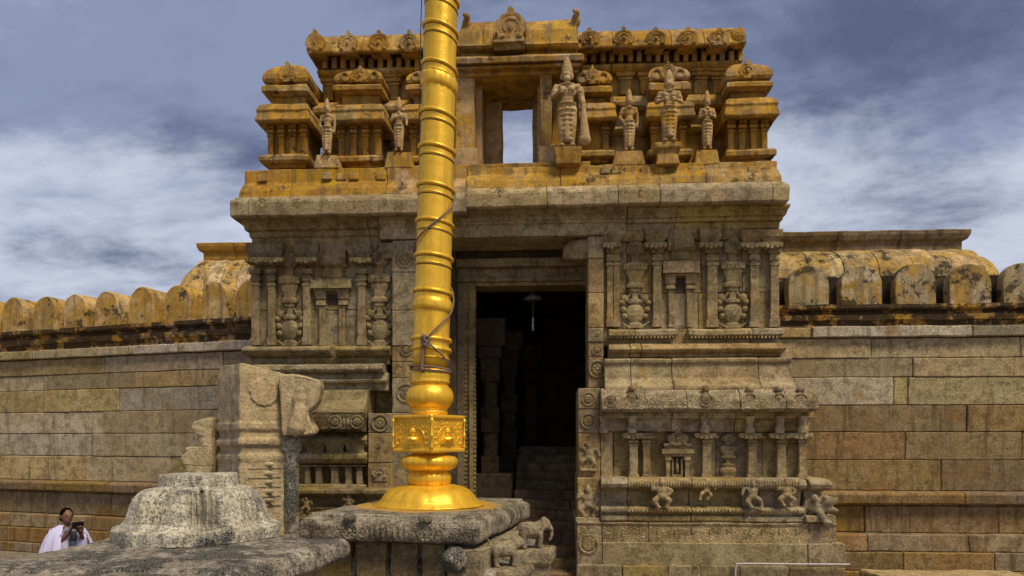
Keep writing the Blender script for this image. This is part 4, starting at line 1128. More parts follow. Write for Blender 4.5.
ring_lathe('upper_cushion', [(18, 471), (22, 469.8), (26, 467.3), (28, 464), (28.5, 461.5), (28, 459), (26, 456.8), (22, 455.2), (17, 454)], 72, lambda a: 1 + .016 * math.cos(a * 20))
ring_lathe('neck', [(17, 455), (16.5, 452), (17, 449)], 40)
# square relief box
cB = pole_pt(433); rb_ = 35.6 * PU
angB = R_(11) + YAW
def sq(r, z, off=0): return [(cB.x + r * math.cos(angB + R_(-90) + R_(90) * k + 0), cB.y + r * math.sin(angB + R_(-90) + R_(90) * k), z) for k in range(4)]
bm = bmesh.new(); rings(bm, [sq(rb_ * .93, zf(449)), sq(rb_ * .93, zf(418.5))]); box_o = link('relief_box', bm, M_goldc, fs, .05, .0)
bm = bmesh.new()
for y0, y1 in ((452, 448.2), (419.2, 415.5)):
    rings(bm, [sq(rb_ * 1.0, zf(y0)), sq(rb_ * 1.03, zf((y0 + y1) / 2)), sq(rb_ * 1.0, zf(y1))])
link('rim', bm, M_gold, fs, 0, 0, .006)
for k in range(4):
    bm = bmesh.new(); c = sq(rb_ * .99, 0)[k]
    lathe(bm, c[0], c[1], [(r * PU, zf(y)) for r, y in ((1.5, 448.5), (1.6, 446), (.9, 444), (1, 438), (1.7, 437), (1.7, 434.5), (1, 433.5), (.9, 424), (1.5, 422), (1.6, 419))], 12)
    link('corner_post', bm, M_gold, fs, smooth=True)
bm = bmesh.new()
for k in range(4):
    p0, p1 = Vector(sq(rb_ * .93, 0)[k]), Vector(sq(rb_ * .93, 0)[(k + 1) % 4])
    e = (p1 - p0).normalized(); nrm = Vector((e.y, -e.x, 0)); mid = (p0 + p1) / 2
    M = Matrix(((e.x, -nrm.x, 0, mid.x), (e.y, -nrm.y, 0, mid.y), (0, 0, 1, zf(434)), (0, 0, 0, 1)))
    Ln = (p1 - p0).length / 2
    u = PU
    torus(bm, (0, 0, -4 * u), Ln * .62, .012, n=22, m=6, M=M, a0=0, a1=math.pi, sz=.75); torus(bm, (0, 0, -4 * u), Ln * .52, .008, n=22, m=6, M=M, a0=0, a1=math.pi, sz=.75)
    for i in range(9):
        a = math.pi * i / 8
        ellipsoid(bm, M @ Vector((Ln * .75 * math.cos(a), 0, -4 * u + Ln * .60 * math.sin(a))), (.016,) * 3, None, 7)
    ellipsoid(bm, M @ Vector((0, 0, 2 * u)), (.045, .045, .05), None, 10); ellipsoid(bm, M @ Vector((0, 0, -5 * u)), (.08, .08, .035), None, 10)
    box(bm, -Ln * .45, Ln * .45, -.02, .01, -10 * u, -8 * u, M); box(bm, -Ln * .35, Ln * .35, -.03, .01, -8 * u, -6.5 * u, M)
    for s in (-1, 1):
        torus(bm, (s * Ln * .8, 0, -7 * u), .035, .010, n=12, m=6, M=M); torus(bm, (s * Ln * .8, 0, 8 * u), .028, .008, n=12, m=6, M=M)
        box(bm, s * Ln * .94 - .008, s * Ln * .94 + .008, -.012, .01, -13 * u, 13 * u, M)
link('relief_scene', bm, M_gold, fs, smooth=False)
ring_lathe('collar', [(17, 416), (18.5, 413.5), (18.5, 411.5), (17.5, 410.5), (18.5, 409.5), (19, 408)], 48)
ring_lathe('pot_bulge', [(18.5, 409), (21, 406), (23.5, 401.5), (24, 397.5), (23.5, 393.5), (21.5, 389.5), (19, 387), (17.5, 385)], 48)
ring_lathe('bell_collar', [(17.5, 386.5), (19.6, 383.2), (20, 381.8), (19, 380.5), (19.8, 378), (19.5, 374), (18, 371), (17, 369.5)], 48, lambda a: 1 + .012 * math.cos(a * 28))
shaft = [(17.6, 372), (17.8, 352)] + [(17.9, 338), (17.9, 300), (17.6, 240), (17.2, 180), (16.8, 120), (16.5, 60), (16.2, 0), (16, -60), (15.8, -120)]
ring_lathe('shaft', shaft, 56)
def tl(py): return .06 + .22 * (1 - max(0, py) / 345.0)
def cable(py, R, r, name='cable_ring'):
    """twisted-cord ring round the shaft"""
    bm = bmesh.new(); c = pole_pt(py); n = 84; m = 8; T = tl(py); rs = []
    for i in range(n):
        a = 2 * math.pi * i / n; ring = []
        rr = r * (1 + .34 * math.cos(a * 40))
        for k in range(m):
            b = 2 * math.pi * k / m
            q = (R + rr * math.cos(b)) * PU
            ring.append(bm.verts.new((c.x + q * math.cos(a), c.y + q * math.sin(a), c.z + rr * PU * math.sin(b) - T * q * math.cos(a))))
        rs.append(ring)
    for i in range(n):
        a, b = rs[i], rs[(i + 1) % n]
        for k in range(m): bm.faces.new((a[k], a[(k + 1) % m], b[(k + 1) % m], b[k]))
    return link(name, bm, M_gold, fs, smooth=True)
for py, R0 in ((340, 18), (350, 18), (293, 17.9), (258, 17.7), (224, 17.4), (189, 17.2), (151, 17), (117, 16.8), (69, 16.5), (31, 16.3), (0, 16.2), (-38, 16)):
    cable(py, R0, 1.9 if py < 340 else 2.1)
    ring_lathe('thin_ring', [(R0 - .5, py + 9.4), (R0 + .8, py + 9), (R0 + .8, py + 7.6), (R0 - .5, py + 7.2)], 48, tilt=tl(py))
ring_lathe('wide_band', [(17.4, 313), (19, 312), (20, 308), (19.8, 304), (18.8, 300.5), (17.4, 299)], 56, lambda a: 1 + .012 * math.cos(a * 30), M_gold, tilt=tl(306))
ring_lathe('wide_band', [(16.2, 92), (17.6, 91), (18.8, 87), (18.8, 82), (18, 79), (16.2, 78)], 56, lambda a: 1 + .02 * math.cos(a * 40), M_gold, tilt=tl(85))

M_ringline = plain('dark_ring_band', (.10, .045, .010), .6, .3)  # dark bands just below each cable ring and thin ring
for py, R0 in ((293, 17.9), (258, 17.7), (224, 17.4), (189, 17.2), (151, 17), (117, 16.8), (69, 16.5), (31, 16.3), (0, 16.2)):
    for d_ in (2.0, 10.3): ring_lathe('dark_ring_line', [(R0 - .6, py + d_ + .55), (R0 + .18, py + d_ + .5), (R0 + .18, py + d_ - .5), (R0 - .6, py + d_ - .55)], 48, tilt=tl(py), mat=M_ringline)
# ropes tied round the staff
M_rope = plain('old_rope', (.22, .15, .12), .9, 0, .6, 120)
def staff_xyz(py, ang, R=19.2):
    c = pole_pt(py); return (c.x + R * PU * math.cos(ang), c.y + R * PU * math.sin(ang), c.z)
bm = bmesh.new()
F0 = -math.pi / 2 + YAW          # towards the camera
pts = []
path = [(193, 90), (200, 80), (210, 62), (222, 28), (236, -22), (247, -72), (256, -120), (268, -180), (282, -225), (296, -258), (308, -278), (318, -300), (327, -328), (336, -352), (344, -372)]
for py, dg in path: pts.append(staff_xyz(py, F0 + R_(dg), 19.8 if dg > -90 else 20.8))
def smooth_path(pts, k=6):
    out = []
    P = [Vector(p) for p in pts]
    for i in range(len(P) - 1):
        a, b, c, d = P[max(i - 1, 0)], P[i], P[i + 1], P[min(i + 2, len(P) - 1)]
        for j in range(k):
            t_ = j / k
            out.append(.5 * ((2 * b) + (c - a) * t_ + (2 * a - 5 * b + 4 * c - d) * t_ ** 2 + (3 * b - a - 3 * c + d) * t_ ** 3))
    out.append(P[-1]); return out
tube(bm, smooth_path(pts, 5), .011, 6)
for dy, ph in ((0, 0), (2.2, .6)):      # turns below the knot
    tube(bm, [staff_xyz(368.5 + dy + 2 * math.sin(a / 2 * 2 + ph), F0 + a, 20.3) for a in [2 * math.pi * i / 40 for i in range(41)]], .011, 6)
tube(bm, smooth_path([staff_xyz(344, F0 + R_(-10), 22), staff_xyz(352, F0 + R_(20), 21.5), staff_xyz(362, F0 + R_(55), 21), staff_xyz(369, F0 + R_(85), 20.6)], 5), .011, 6)
tube(bm, smooth_path([staff_xyz(344, F0 + R_(-14), 22), staff_xyz(356, F0 + R_(-16), 21.5), staff_xyz(374, F0 + R_(-17), 21)], 4), .02, 6)
for k in range(7):
    c = Vector(staff_xyz(344 + random.uniform(-3, 3), F0 + R_(-11 + random.uniform(-7, 7)), 22.6)); 
    M = Matrix.Translation(c) @ Matrix.Rotation(random.uniform(0, 3), 4, 'Y') @ Matrix.Rotation(random.uniform(-1, 1), 4, 'X')
    torus(bm, (0, 0, 0), .032, .011, n=14, m=6, M=M)
ro = link('rope', bm, M_rope, None, smooth=True); tag(ro, 'brown rope wound and knotted round the golden flagstaff', 'rope')
bm = bmesh.new(); tube(bm, smooth_path([staff_xyz(-60, F0 + R_(-80), 19), staff_xyz(20, F0 + R_(-82), 19.6), staff_xyz(75, F0 + R_(-80), 18.6), staff_xyz(150, F0 + R_(-86), 18.6)], 5), .006, 6)
wi = link('wire', bm, plain('dark_wire', (.03, .025, .02), .6), None, smooth=True); tag(wi, 'thin dark wire running straight up the side of the flagstaff', 'wire')

# ================================================================ ALTAR AND LOTUS STONE
ZA = H - .80
lt = (Vector((.22, .97, 0))).normalized()
def c2(x, z): return cam(x, z)
C1 = c2(-1.33, 5.63); C2 = c2(-3.28, 5.95); C3 = c2(-3.95, 1.2); C4 = c2(-2.35, 1.2)
altar = tag(empty('altar_platform', (C1 + C2 + C3 + C4) / 4), 'rough speckled altar slab on a brown stone base in front of the person', 'altar')
def slab_pts(q, z0, z1):
    bm = bmesh.new()
    quad_loft(bm, q, [(.10, z0), (.02, z0 + .02), (0, z0 + .05), (.01, z1 - .05), (.05, z1 - .015), (.11, z1)])
    return bm
q = [C4, C1, C2, C3]
mid1, mid2 = lerp(C1, C4, .33), lerp(C2, C3, .36)
bm = bmesh.new()
pfA = [(.10, ZA - .17), (.02, ZA - .155), (0, ZA - .12), (.01, ZA - .06), (.05, ZA - .02), (.12, ZA)]
quad_loft(bm, [mid1, C1, C2, mid2], [(min(i, .05), z) if z > ZA - .01 else (i * .4, z) for i, z in pfA])
dn = (C4 - C1).normalized() * .015
quad_loft(bm, [C4, mid1 + dn, mid2 + dn, C3], [(i * .4, z - .006) for i, z in pfA])
link('slab', bm, M_alt2, altar, .09, .02, .02)
bm = bmesh.new(); quad_loft(bm, [C4, C1, C2, C3], [(.16, 0), (.16, ZA - .16)]); link('altar_base', bm, M_gate_l, altar, .15, .015, .015)
LC = cam(-2.60, 5.67, ZA)
bm = bmesh.new(); u = 5.72 / FPX
def lotmod(a, r, z): 
    return 1
key = [(73, 538.5, 0), (75.3, 538.0, 0), (75.8, 532, 0), (75.5, 527.2, 0), (74.6, 526.2, .1), (69, 524.4, .4), (64.5, 520.5, .8), (62, 514, 1), (60.5, 507, 1), (57.5, 500, 1), (53, 494.5, 1), (49, 491.8, .95), (47, 490.6, .6), (43, 489.8, .1), (37.5, 489.2, 0), (36, 487.5, 0), (35.5, 478, 0), (34.8, 476.3, 0), (20, 475.8, 0), (3, 475.6, 0)]
prof = []
for (r0, y0, k0_), (r1, y1, k1_) in zip(key, key[1:]):
    for j in range(3): t_ = j / 3; prof.append((r0 + (r1 - r0) * t_, y0 + (y1 - y0) * t_, k0_ + (k1_ - k0_) * t_))
prof.append(key[-1])
rs = []; N = 480; z0 = hc(538.5, 5.72); NP = 8
for r, y, k in prof:
    ring = []
    tt = max(0, min(1, (525 - y) / 36.0))
    for i in range(N):
        a = 2 * math.pi * i / N
        ph = ((a * NP / (2 * math.pi) + .3) % 1.0) - .5           # -.5 .. .5 across one big petal
        lobe = math.cos(ph * math.pi) ** .6
        gro = 0
        for c_, w_, d_ in ((.5, .040, .16), (-.5, .040, .16), (.39, .028, .11), (-.39, .028, .11), (.29, .024, .08), (-.29, .024, .08)):
            cc_ = c_ * (1 - .15 * tt) if abs(c_) < .5 else c_
            gro += d_ * math.exp(-((ph - cc_) / w_) ** 2)
        edge = 1 + k * (.16 * lobe - .11 - gro)
        if 525 < y < 539 and r > 72: edge = 1 + .035 * (lobe - .6)
        ring.append((LC.x + r * u * edge * math.cos(a), LC.y + r * u * edge * math.sin(a), hc(y, 5.72) - z0 + ZA))
    rs.append(ring)
rings(bm, rs)
for v in bm.verts: v.co += mnoise.noise_vector(v.co * 3) * .007 + mnoise.noise_vector(v.co * 17) * .003
lot = link('lotus_stone', bm, M_alt, None)
tag(lot, 'weathered pale granite lotus pedestal stone resting on the rough altar slab', 'pedestal stone')

# ================================================================ BROKEN PILLAR
ZPc = 8.7
pil = tag(empty('stone_pillar', cam(-3.25, 8.9)), 'broken carved tan granite pillar with a side bracket, behind the lotus stone', 'pillar')
bm = bmesh.new(); ang = R_(28)
k0 = cam((240 - 512) / FPX * 8.45, 8.45)        # front corner
eR = Matrix.Rotation(R_(42), 3, 'Z') @ Vector((CA, SA, 0)); eL_ = Matrix.Rotation(R_(132), 3, 'Z') @ Vector((CA, SA, 0))
wR, wL = .62, .80
Q = [k0, k0 + eR * wR, k0 + eR * wR + eL_ * wL, k0 + eL_ * wL]
segz = [(.0, 0), (.0, hc(462, ZPc)), (-.016, hc(460, ZPc)), (-.016, hc(455, ZPc)), (.02, hc(453, ZPc)), (.02, hc(447, ZPc)), (-.02, hc(445, ZPc)), (-.02, hc(440, ZPc)), (.015, hc(438, ZPc)), (.015, hc(432, ZPc)), (-.016, hc(430, ZPc)), (-.016, hc(424, ZPc)), (0, hc(421, ZPc)), (0, hc(375, ZPc)), (.02, hc(364, ZPc))]
quad_loft(bm, Q, segz)
for v in bm.verts:      # broken slanting top
    if v.co.z > hc(366, ZPc): v.co.z -= max(0, (v.co - k0).dot(eR) - .22) * .30
link('shaft', bm, M_pillar, pil, .07, .014, .014, freq=3.5)
bm = bmesh.new()
P = k0 + eR * .30; P.z = hc(392, ZPc); nr = Vector((eR.y, -eR.x, 0))
M = Matrix(((eR.x, -nr.x, 0, P.x), (eR.y, -nr.y, 0, P.y), (0, 0, 1, P.z), (0, 0, 0, 1)))
lathe(bm, 0, 0, [(.19, 0), (.175, .02), (.03, .03)], 28, M=M @ Matrix.Rotation(R_(90), 4, 'X'), mod=lambda a, r, z: 1 + .05 * math.cos(a * 16))
for i in range(16):
    a = 2 * math.pi * i / 16
    caps(bm, M @ Vector((.06 * math.cos(a), -.022, .06 * math.sin(a))), M @ Vector((.16 * math.cos(a), -.008, .16 * math.sin(a))), .008, .015, 6)
for k in range(5):
    Pz = hc(500 - k * 9, ZPc)
    ellipsoid(bm, k0 + eR * .34 + nr * .0 + Vector((0, 0, Pz)), (.10, .03, .03), None, 8)
    box(bm, -.2, .22, -.012, .02, hc(505, ZPc) - P.z + .12 * k - .01, hc(505, ZPc) - P.z + .12 * k + .008, M)
link('carving', bm, M_pillar, pil, .05, .006, 0)
bm = bmesh.new()           # curved bracket on the side, its outline has thickness
def bp(px, py): return ((px - 262) / FPX * ZPc, hc(py, ZPc))
out = [(278, 375), (290, 374), (305, 376), (317, 380), (319, 385), (317, 398), (312, 407), (306, 412), (309, 422), (314, 428), (313, 434), (300, 436), (282, 436)]
Mb = Matrix.Translation(cam((262 - 512) / FPX * ZPc, ZPc + .10)) @ Matrix.Rotation(YAW + R_(6), 4, 'Z')
prism(bm, [bp(*p) for p in out][::-1], -.16, .16, Mb)
link('bracket', bm, M_pillar, pil, .06, .016, .02, freq=4)
bm = bmesh.new()
ellipsoid(bm, Mb @ Vector((bp(299, 400)[0], -.17, bp(299, 400)[1])), (.10, .05, .12)); ellipsoid(bm, Mb @ Vector((bp(300, 391)[0], -.17, bp(300, 391)[1])), (.06, .05, .06))
caps(bm, Mb @ Vector((bp(300, 408)[0], -.16, bp(300, 408)[1])), Mb @ Vector((bp(296, 428)[0], -.16, bp(296, 428)[1])), .09, .12)
bm = remesh(bm, .02, 1); link('bracket_carving', bm, M_pillar, pil, .05, .006, smooth=True)
bm = bmesh.new(); cc = cam((291 - 512) / FPX * 8.9, 8.9)
lathe(bm, cc.x, cc.y, [(.11, 0), (.105, hc(480, 8.9)), (.11, hc(452, 8.9)), (.14, hc(450, 8.9)), (.14, hc(437, 8.9))], 8)
link('colonnette', bm, M_alt2, pil, .12, .006, .006)
bm = bmesh.new()
Mc = Matrix.Translation(cam((213 - 512) / FPX * 9.1, 9.1)) @ Matrix.Rotation(YAW, 4, 'Z')
def bq(px, py): return ((px - 213) / FPX * 9.1, hc(py, 9.1))
for pts in ([(216, 418), (206, 419), (198, 422), (196, 428), (200, 434), (216, 438)], [(216, 446), (190, 447), (192, 452), (185, 458), (188, 465), (216, 466)], [(216, 438), (203, 439), (206, 447), (216, 447)], [(216, 465), (190, 465), (190, 472), (216, 473)]):
    prism(bm, [bq(*p) for p in pts], -.14, .16, Mc)
link('broken_capital', bm, M_pillar, pil, .05, .016, .012, freq=5)
bm = bmesh.new(); x_, z_ = bq(199, 0)
box(bm, bq(190, 0)[0], .05, -.05, .12, 0, bq(0, 472)[1], Mc); link('engaged_shaft', bm, M_alt2, pil, .12, .01, .01)

# ================================================================ PERSON
PX = cam(-6.42, 9.85); 
fw = Vector((CA, SA, 0)) * .80 + Vector((-SA, CA, 0)) * -.60     # faces across the court, turned a little to us
hdg = math.atan2(fw.y, fw.x)
MP = Matrix.Translation(PX) @ Matrix.Rotation(hdg, 4, 'Z')        # local +x is forward, +y is the person's left
skin = plain('skin', (.20, .095, .05), .55, 0, 0); hairm = plain('black_hair', (.004, .003, .003), .95, 0, 0, 90); hairm.node_tree.nodes['Principled BSDF'].inputs['Specular IOR Level'].default_value = .05
white = plain('white_cotton', (.60, .57, .84), .85, 0, .4, 60, .12); blue = plain('blue_print_cotton', (.16, .30, .42), .8, 0, .2, 18, .6); skirtm = plain('white_printed_cloth', (.45, .47, .62), .85, 0, .3, 22, .75)
bm = bmesh.new()
def E(c, r, ro=None): ellipsoid(bm, c, r, ro)
E((.0, 0, 1.46), (.088, .072, .10)); E((.02, 0, 1.42), (.072, .06, .075)); E((.055, 0, 1.375), (.035, .035, .03))
caps(bm, (.085, 0, 1.475), (.105, 0, 1.44), .010, .015); E((.088, 0, 1.405), (.016, .026, .008)); E((.086, 0, 1.394), (.014, .022, .008))
for s in (-1, 1): E((.078, s * .028, 1.47), (.014, .015, .010)); E((.0, s * .074, 1.45), (.02, .012, .03)); E((.08, s * .028, 1.488), (.012, .018, .005))
caps(bm, (-.01, 0, 1.27), (.005, 0, 1.38), .052, .045)
E((0, 0, 1.2), (.11, .17, .10)); E((0, 0, 1.08), (.105, .145, .14)); E((0, 0, .92), (.11, .15, .12))
hands = []
for s in (-1, 1):
    sh = Vector((0, s * .17, 1.235)); el = Vector((.13, s * .20, 1.02)); wr = Vector((.30, s * .055, 1.25 if s > 0 else 1.30))
    caps(bm, sh, el, .048, .038); caps(bm, el, wr, .038, .024)
    hands.append((s, wr))
    caps(bm, (0, s * .09, .88), (.02, s * .09, .48), .09, .06); caps(bm, (.02, s * .09, .48), (0, s * .09, .10), .055, .038)
    caps(bm, (-.03, s * .09, .045), (.15, s * .095, .03), .04, .028)
body = remesh(bm, .011, 2)
bm = body
bh = bmesh.new()
for s, wr in hands:     # palms and fingers closed on the phone
    pc = wr + Vector((.045, -s * .0, .035))
    ellipsoid(bh, pc, (.022, .036, .044))
    for k in range(4):
        base = pc + Vector((.005, (k - 1.5) * .018, .035)); tip = base + Vector((.028, -s * .012, .018 - .004 * abs(k - 1)))
        caps(bh, base, tip, .0085, .008, 6); caps(bh, tip, tip + Vector((.008, -s * .02, -.012)), .008, .007, 6)
    caps(bh, pc + Vector((-.01, -s * .03, 0)), pc + Vector((.02, -s * .052, .03)), .010, .008, 6)
bh = remesh(bh, .005, 1)
tmp = bpy.data.meshes.new('t'); bh.to_mesh(tmp); bh.free(); bm.from_mesh(tmp)
bmesh.ops.transform(bm, matrix=MP, verts=bm.verts)
per = link('person', bm, skin, None, smooth=True)
per.location = PX; per.data.transform(Matrix.Translation(-PX))
tag(per, 'person in a white shawl holding up a phone beside the wall, behind the altar slab', 'person')
def pchild(name, bm, mat, smooth=True):
    bmesh.ops.transform(bm, matrix=MP, verts=bm.verts); return link(name, bm, mat, per, smooth=smooth)
bm = bmesh.new(); E((-.018, 0, 1.478), (.094, .083, .10)); E((-.07, 0, 1.42), (.05, .07, .06)); E((-.11, 0, 1.43), (.045, .05, .045))
# keep the face free: cut the front away
for v in bm.verts:
    if v.co.x > .045 and v.co.z < 1.53: v.co.x = .045
pchild('hair', remesh(bm, .009, 2), hairm)
bm = bmesh.new(); E((.015, 0, 1.13), (.12, .165, .17)); E((0, 0, 1.0), (.12, .165, .12))
pchild('blouse', remesh(bm, .015, 2), blue)
bm = bmesh.new()
lathe(bm, 0, 0, [(.13, 1.02), (.165, .9), (.19, .7), (.22, .4), (.25, .10)], 40, 1.05, mod=lambda a, r, z: 1 + .06 * math.cos(a * 11) * (1.05 - z))
pchild('skirt', bm, skirtm)
# shawl: a draped sheet over both shoulders and raised forearms
bm = bmesh.new(); n = 72; rows_ = [(.075, .085, 1.335, 0), (.10, .13, 1.315, 0), (.13, .20, 1.27, .01), (.165, .25, 1.20, .02), (.20, .29, 1.10, .03), (.23, .32, .98, .045), (.25, .345, .85, .06), (.26, .36, .70, .08), (.265, .37, .58, .09)]
grid = []
for rx, ry, z_, f in rows_:
    row = []
    for i in range(n + 1):
        a = R_(38) + (2 * math.pi - R_(76)) * i / n
        fold = 1 + f * (math.sin(a * 13) + .5 * math.sin(a * 29 + z_ * 3))
        fr = max(0, math.cos(a)) 
        row.append(bm.verts.new((rx * math.cos(a) * fold * (1 + 1.0 * fr * (1 if z_ < 1.28 else 0)), ry * math.sin(a) * fold, z_ + (.05 * fr if z_ < 1.2 else 0))))
    grid.append(row)
for r0, r1 in zip(grid, grid[1:]):
    for i in range(n): bm.faces.new((r0[i], r0[i + 1], r1[i + 1], r1[i]))
sh_ = pchild('shawl', bm, white)
md = sh_.modifiers.new('thick', 'SOLIDIFY'); md.thickness = .008
for s, wr in hands:      # sleeves of the shawl falling from the forearms
    bm = bmesh.new(); el = Vector((.13, s * .20, 1.02)); sh0 = Vector((0, s * .17, 1.24))
    p = [sh0, el * .5 + sh0 * .5 + Vector((0, s * .01, .02)), el, lerp(el, wr, .45), lerp(el, wr, .7)]
    rs = []
    for k, c in enumerate(p):
        drop = (.10, .16, .25, .30, .24)[k]
        rs.append([(c.x + .02 * math.cos(t_) + .02 * math.sin(5 * t_), c.y + .062 * math.cos(t_), c.z + (.06 * math.sin(t_) if math.sin(t_) > 0 else drop * math.sin(t_))) for t_ in [2 * math.pi * j / 20 for j in range(20)]])
    rings(bm, rs); pchild('shawl_fold', bm, white)
bm = bmesh.new(); w_ = (hands[0][1] + hands[1][1]) / 2 + Vector((.085, 0, .085))
box(bm, -.006, .006, -.04, .04, -.075, .075, MP @ Matrix.Translation(w_) @ Matrix.Rotation(R_(90), 4, 'X') @ Matrix.Rotation(-.25, 4, 'Z'))
ph = link('phone', bm, plain('black_plastic', (.01, .01, .012), .3), None, 0, 0, .002); tag(ph, 'black phone held up in the hands of the person in white', 'phone')
bm = bmesh.new(); lathe(bm, 0, 0, [(.045, -.07), (.06, -.03), (.055, .03), (.035, .07)], 14, .6, M=MP @ Matrix.Translation((.36, -.05, 1.20)), square=.5)
bg = link('camera_pouch', bm, plain('dark_cloth', (.015, .014, .025), .7), None, 0, 0, .004); tag(bg, 'small dark pouch hanging from the raised hands below the phone', 'pouch')

# ================================================================ SMALL THINGS
Yl = 13.0
lx, lz = X(533, Yl), Z(297, Yl, 533)
lamp = tag(empty('pendant_lamp', (lx, Yl, lz)), 'enamel pendant lamp shade hanging in the dark doorway, with a cord and bulb below', 'lamp')
bm = bmesh.new(); u = Yl / FPX
lathe(bm, lx, Yl, [(9.5 * u, lz - 3 * u), (9 * u, lz - 1.5 * u), (6.5 * u, lz + 1 * u), (3 * u, lz + 2.5 * u), (1.5 * u, lz + 4 * u), (1.3 * u, lz + 6 * u)], 28)
link('lamp_shade', bm, plain('enamel', (.22, .22, .18), .5), lamp, smooth=True)
bm = bmesh.new(); tube(bm, [(lx, Yl, lz), (lx, Yl, lz - 12 * u), (lx + .005, Yl, lz - 22 * u)], .007, 6); tube(bm, [(lx, Yl, lz + 5 * u), (lx, Yl, 6.15)], .012, 6); link('cord', bm, plain('cord_white', (.16, .16, .15), .6), lamp)
bm = bmesh.new(); lathe(bm, lx, Yl, [(.012, lz - 20 * u), (.02, lz - 22 * u), (.022, lz - 25 * u), (.014, lz - 26 * u), (.024, lz - 28 * u), (.02, lz - 33 * u), (.005, lz - 34 * u)], 12)
link('bulb', bm, plain('bulb_glass', (.55, .55, .5), .3), lamp, smooth=True)
bm = bmesh.new(); Yp = 10.66
tube(bm, smooth_path([(X(735.5, Yp), Yp, 0.0), (X(735.5, Yp), Yp, Z(572, Yp, 735)), (X(736.5, Yp), Yp, Z(566, Yp, 735)), (X(741, Yp), Yp, Z(563.6, Yp, 740)), (X(790, Yp), Yp, Z(564, Yp, 790)), (X(850, Yp), Yp + .0, Z(564.3, Yp, 845))], 5), .012, 8)
pi = link('conduit_pipe', bm, plain('white_plastic_pipe', (.62, .56, .58), .5), None, smooth=True); tag(pi, 'thin white conduit pipe bent along the foot of the carved plinth', 'pipe')
# loose stones at the foot of the straight wall
bm = bmesh.new(); Ys = 11.5
quad_loft(bm, [Vector((X(885, Ys), Ys, 0)), Vector((X(1040, Ys), Ys - .05, 0)), Vector((X(1040, Ys) , Ys + .7, 0)), Vector((X(878, Ys), Ys + .7, 0))], [(0, 0), (0, Z(580, Ys, 930)), (.02, Z(577.5, Ys, 930))])
ls = link('paving_slab', bm, M_wall, None, .15, .02, .015); tag(ls, 'long raised stone slab lying at the foot of the straight wall', 'slab')
bm = bmesh.new(); pz = (X(876, 11.3), 11.3, .10)
ellipsoid(bm, pz, (.24, .2, .24)); bm2 = bm
bd = link('boulder', bm2, M_alt2, None, .07, .03); tag(bd, 'dark round boulder at the end of the raised slab by the plinth', 'boulder')

# ground
bm = bmesh.new(); box(bm, -250, 250, -250, 250, -.5, 0)
gr = link('ground', bm, M_ground, None); tag(gr, 'paved temple courtyard', 'ground', kind='structure')

# ================================================================ LIGHT, SKY, CAMERA
SUN_EL, SUN_AZ = R_(57), R_(-150 + 0)      # azimuth measured below
world = bpy.data.worlds.new("World"); scene.world = world; world.use_nodes = True
nt = world.node_tree; nt.nodes.clear()
W = lambda t_, **k: [setattr(n_, a, b) or n_ for n_ in [nt.nodes.new(t_)] for a, b in k.items()][-1] if k else nt.nodes.new(t_)
out = W('ShaderNodeOutputWorld'); bgn = W('ShaderNodeBackground'); nt.links.new(bgn.outputs[0], out.inputs[0])
sky = W('ShaderNodeTexSky'); sky.sky_type = 'NISHITA'; sky.sun_disc = False; sky.sun_elevation = SUN_EL
# sun stands behind the camera, over its right shoulder
sun_dir = Vector((.70, -.75, 0)).normalized()
sky.sun_rotation = math.atan2(sun_dir.x, sun_dir.y)
tc = W('ShaderNodeTexCoord'); sep = W('ShaderNodeSeparateXYZ'); nt.links.new(tc.outputs['Generated'], sep.inputs[0])
def wm(op, a, b=None):
    n_ = W('ShaderNodeMath', operation=op)
    for i, v in enumerate((a, b)):
        if v is None: continue
        if hasattr(v, 'is_output'): nt.links.new(v, n_.inputs[i])
        else: n_.inputs[i].default_value = v
    return n_.outputs[0]
def wr_(v, a, b):
    n_ = W('ShaderNodeMapRange'); nt.links.new(v, n_.inputs[0]); n_.inputs[1].default_value = a; n_.inputs[2].default_value = b; n_.interpolation_type = 'SMOOTHSTEP'; return n_.outputs[0]
zc = wm('ADD', wm('MAXIMUM', sep.outputs['Z'], 0.0), .22)
cmb = W('ShaderNodeCombineXYZ'); nt.links.new(wm('DIVIDE', sep.outputs['X'], zc), cmb.inputs[0]); nt.links.new(wm('DIVIDE', sep.outputs['Y'], zc), cmb.inputs[1])
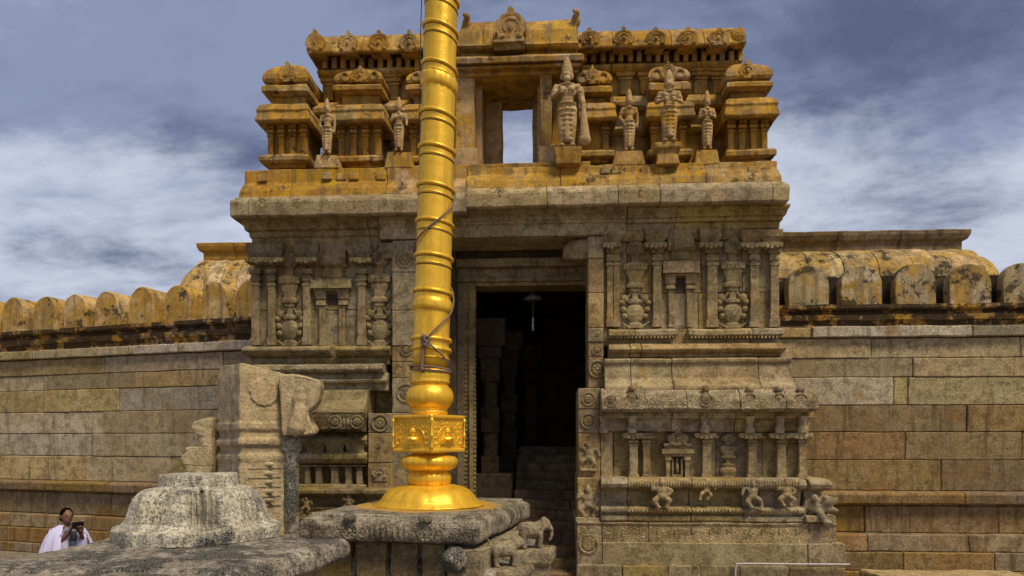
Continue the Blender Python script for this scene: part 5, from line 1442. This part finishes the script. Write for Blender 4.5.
def wnoise(sc, det, ro, off=(0, 0, 0), dist=0.0):
    mp = W('ShaderNodeMapping'); nt.links.new(cmb.outputs[0], mp.inputs[0]); mp.inputs['Location'].default_value = off
    mp.inputs['Rotation'].default_value = (0, 0, .35); mp.inputs['Scale'].default_value = (.8, 1.15, 1)
    n_ = W('ShaderNodeTexNoise'); nt.links.new(mp.outputs[0], n_.inputs['Vector']); n_.inputs['Scale'].default_value = sc; n_.inputs['Detail'].default_value = det; n_.inputs['Roughness'].default_value = ro; n_.inputs['Distortion'].default_value = dist
    return n_.outputs['Fac']
def wmix(f, a, b):
    n_ = W('ShaderNodeMix', data_type='RGBA')
    for i, v in ((0, f), (6, a), (7, b)):
        if hasattr(v, 'is_output'): nt.links.new(v, n_.inputs[i])
        else: n_.inputs[i].default_value = v
    return n_.outputs[2]
S = 1 / .1
n1 = wnoise(1.25, 12, .64, (5.2, 3.4, 0), .15); n2 = wnoise(1.6, 14, .66, (7.7, 2.2, 0), .12)
blue_ = (.235 * S, .275 * S, .41 * S, 1); dark_ = (.085 * S, .103 * S, .185 * S, 1); white_ = (.56 * S, .60 * S, .70 * S, 1)
base = wmix(wr_(n1, .36, .60), dark_, blue_)
lowz = wr_(sep.outputs['Z'], .50, .20)
f = wm('MULTIPLY', wr_(wm('ADD', n2, wm('MULTIPLY', lowz, .24)), .52, .80), .92)
clouds = wmix(f, base, white_)
skyc = wmix(.90, sky.outputs[0], clouds)
nt.links.new(skyc, bgn.inputs[0]); bgn.inputs[1].default_value = .115
sl = bpy.data.lights.new('sun', 'SUN'); sl.energy = 3.7; sl.angle = R_(20); sl.color = (1, .86, .62)
so = bpy.data.objects.new('sun', sl); COL.objects.link(so)
to_sun = Vector((sun_dir.x * math.cos(SUN_EL), sun_dir.y * math.cos(SUN_EL), math.sin(SUN_EL)))
so.rotation_euler = (-to_sun).to_track_quat('-Z', 'Y').to_euler()
cd = bpy.data.cameras.new('camera'); co = bpy.data.objects.new('camera', cd); COL.objects.link(co)
co.location = (0, 0, H); co.rotation_euler = (R_(90), 0, YAW)
cd.sensor_width = 36; cd.lens = 36 * FPX / 1024; cd.shift_y = (HY - 288) / 1024; cd.clip_end = 1000
scene.camera = co
vs = scene.view_settings; vs.view_transform = 'Standard'; vs.look = 'None'; vs.exposure = 0.0; vs.gamma = 1
scene.cycles.max_bounces = 6; scene.cycles.diffuse_bounces = 3
scene.cycles.use_denoising = True
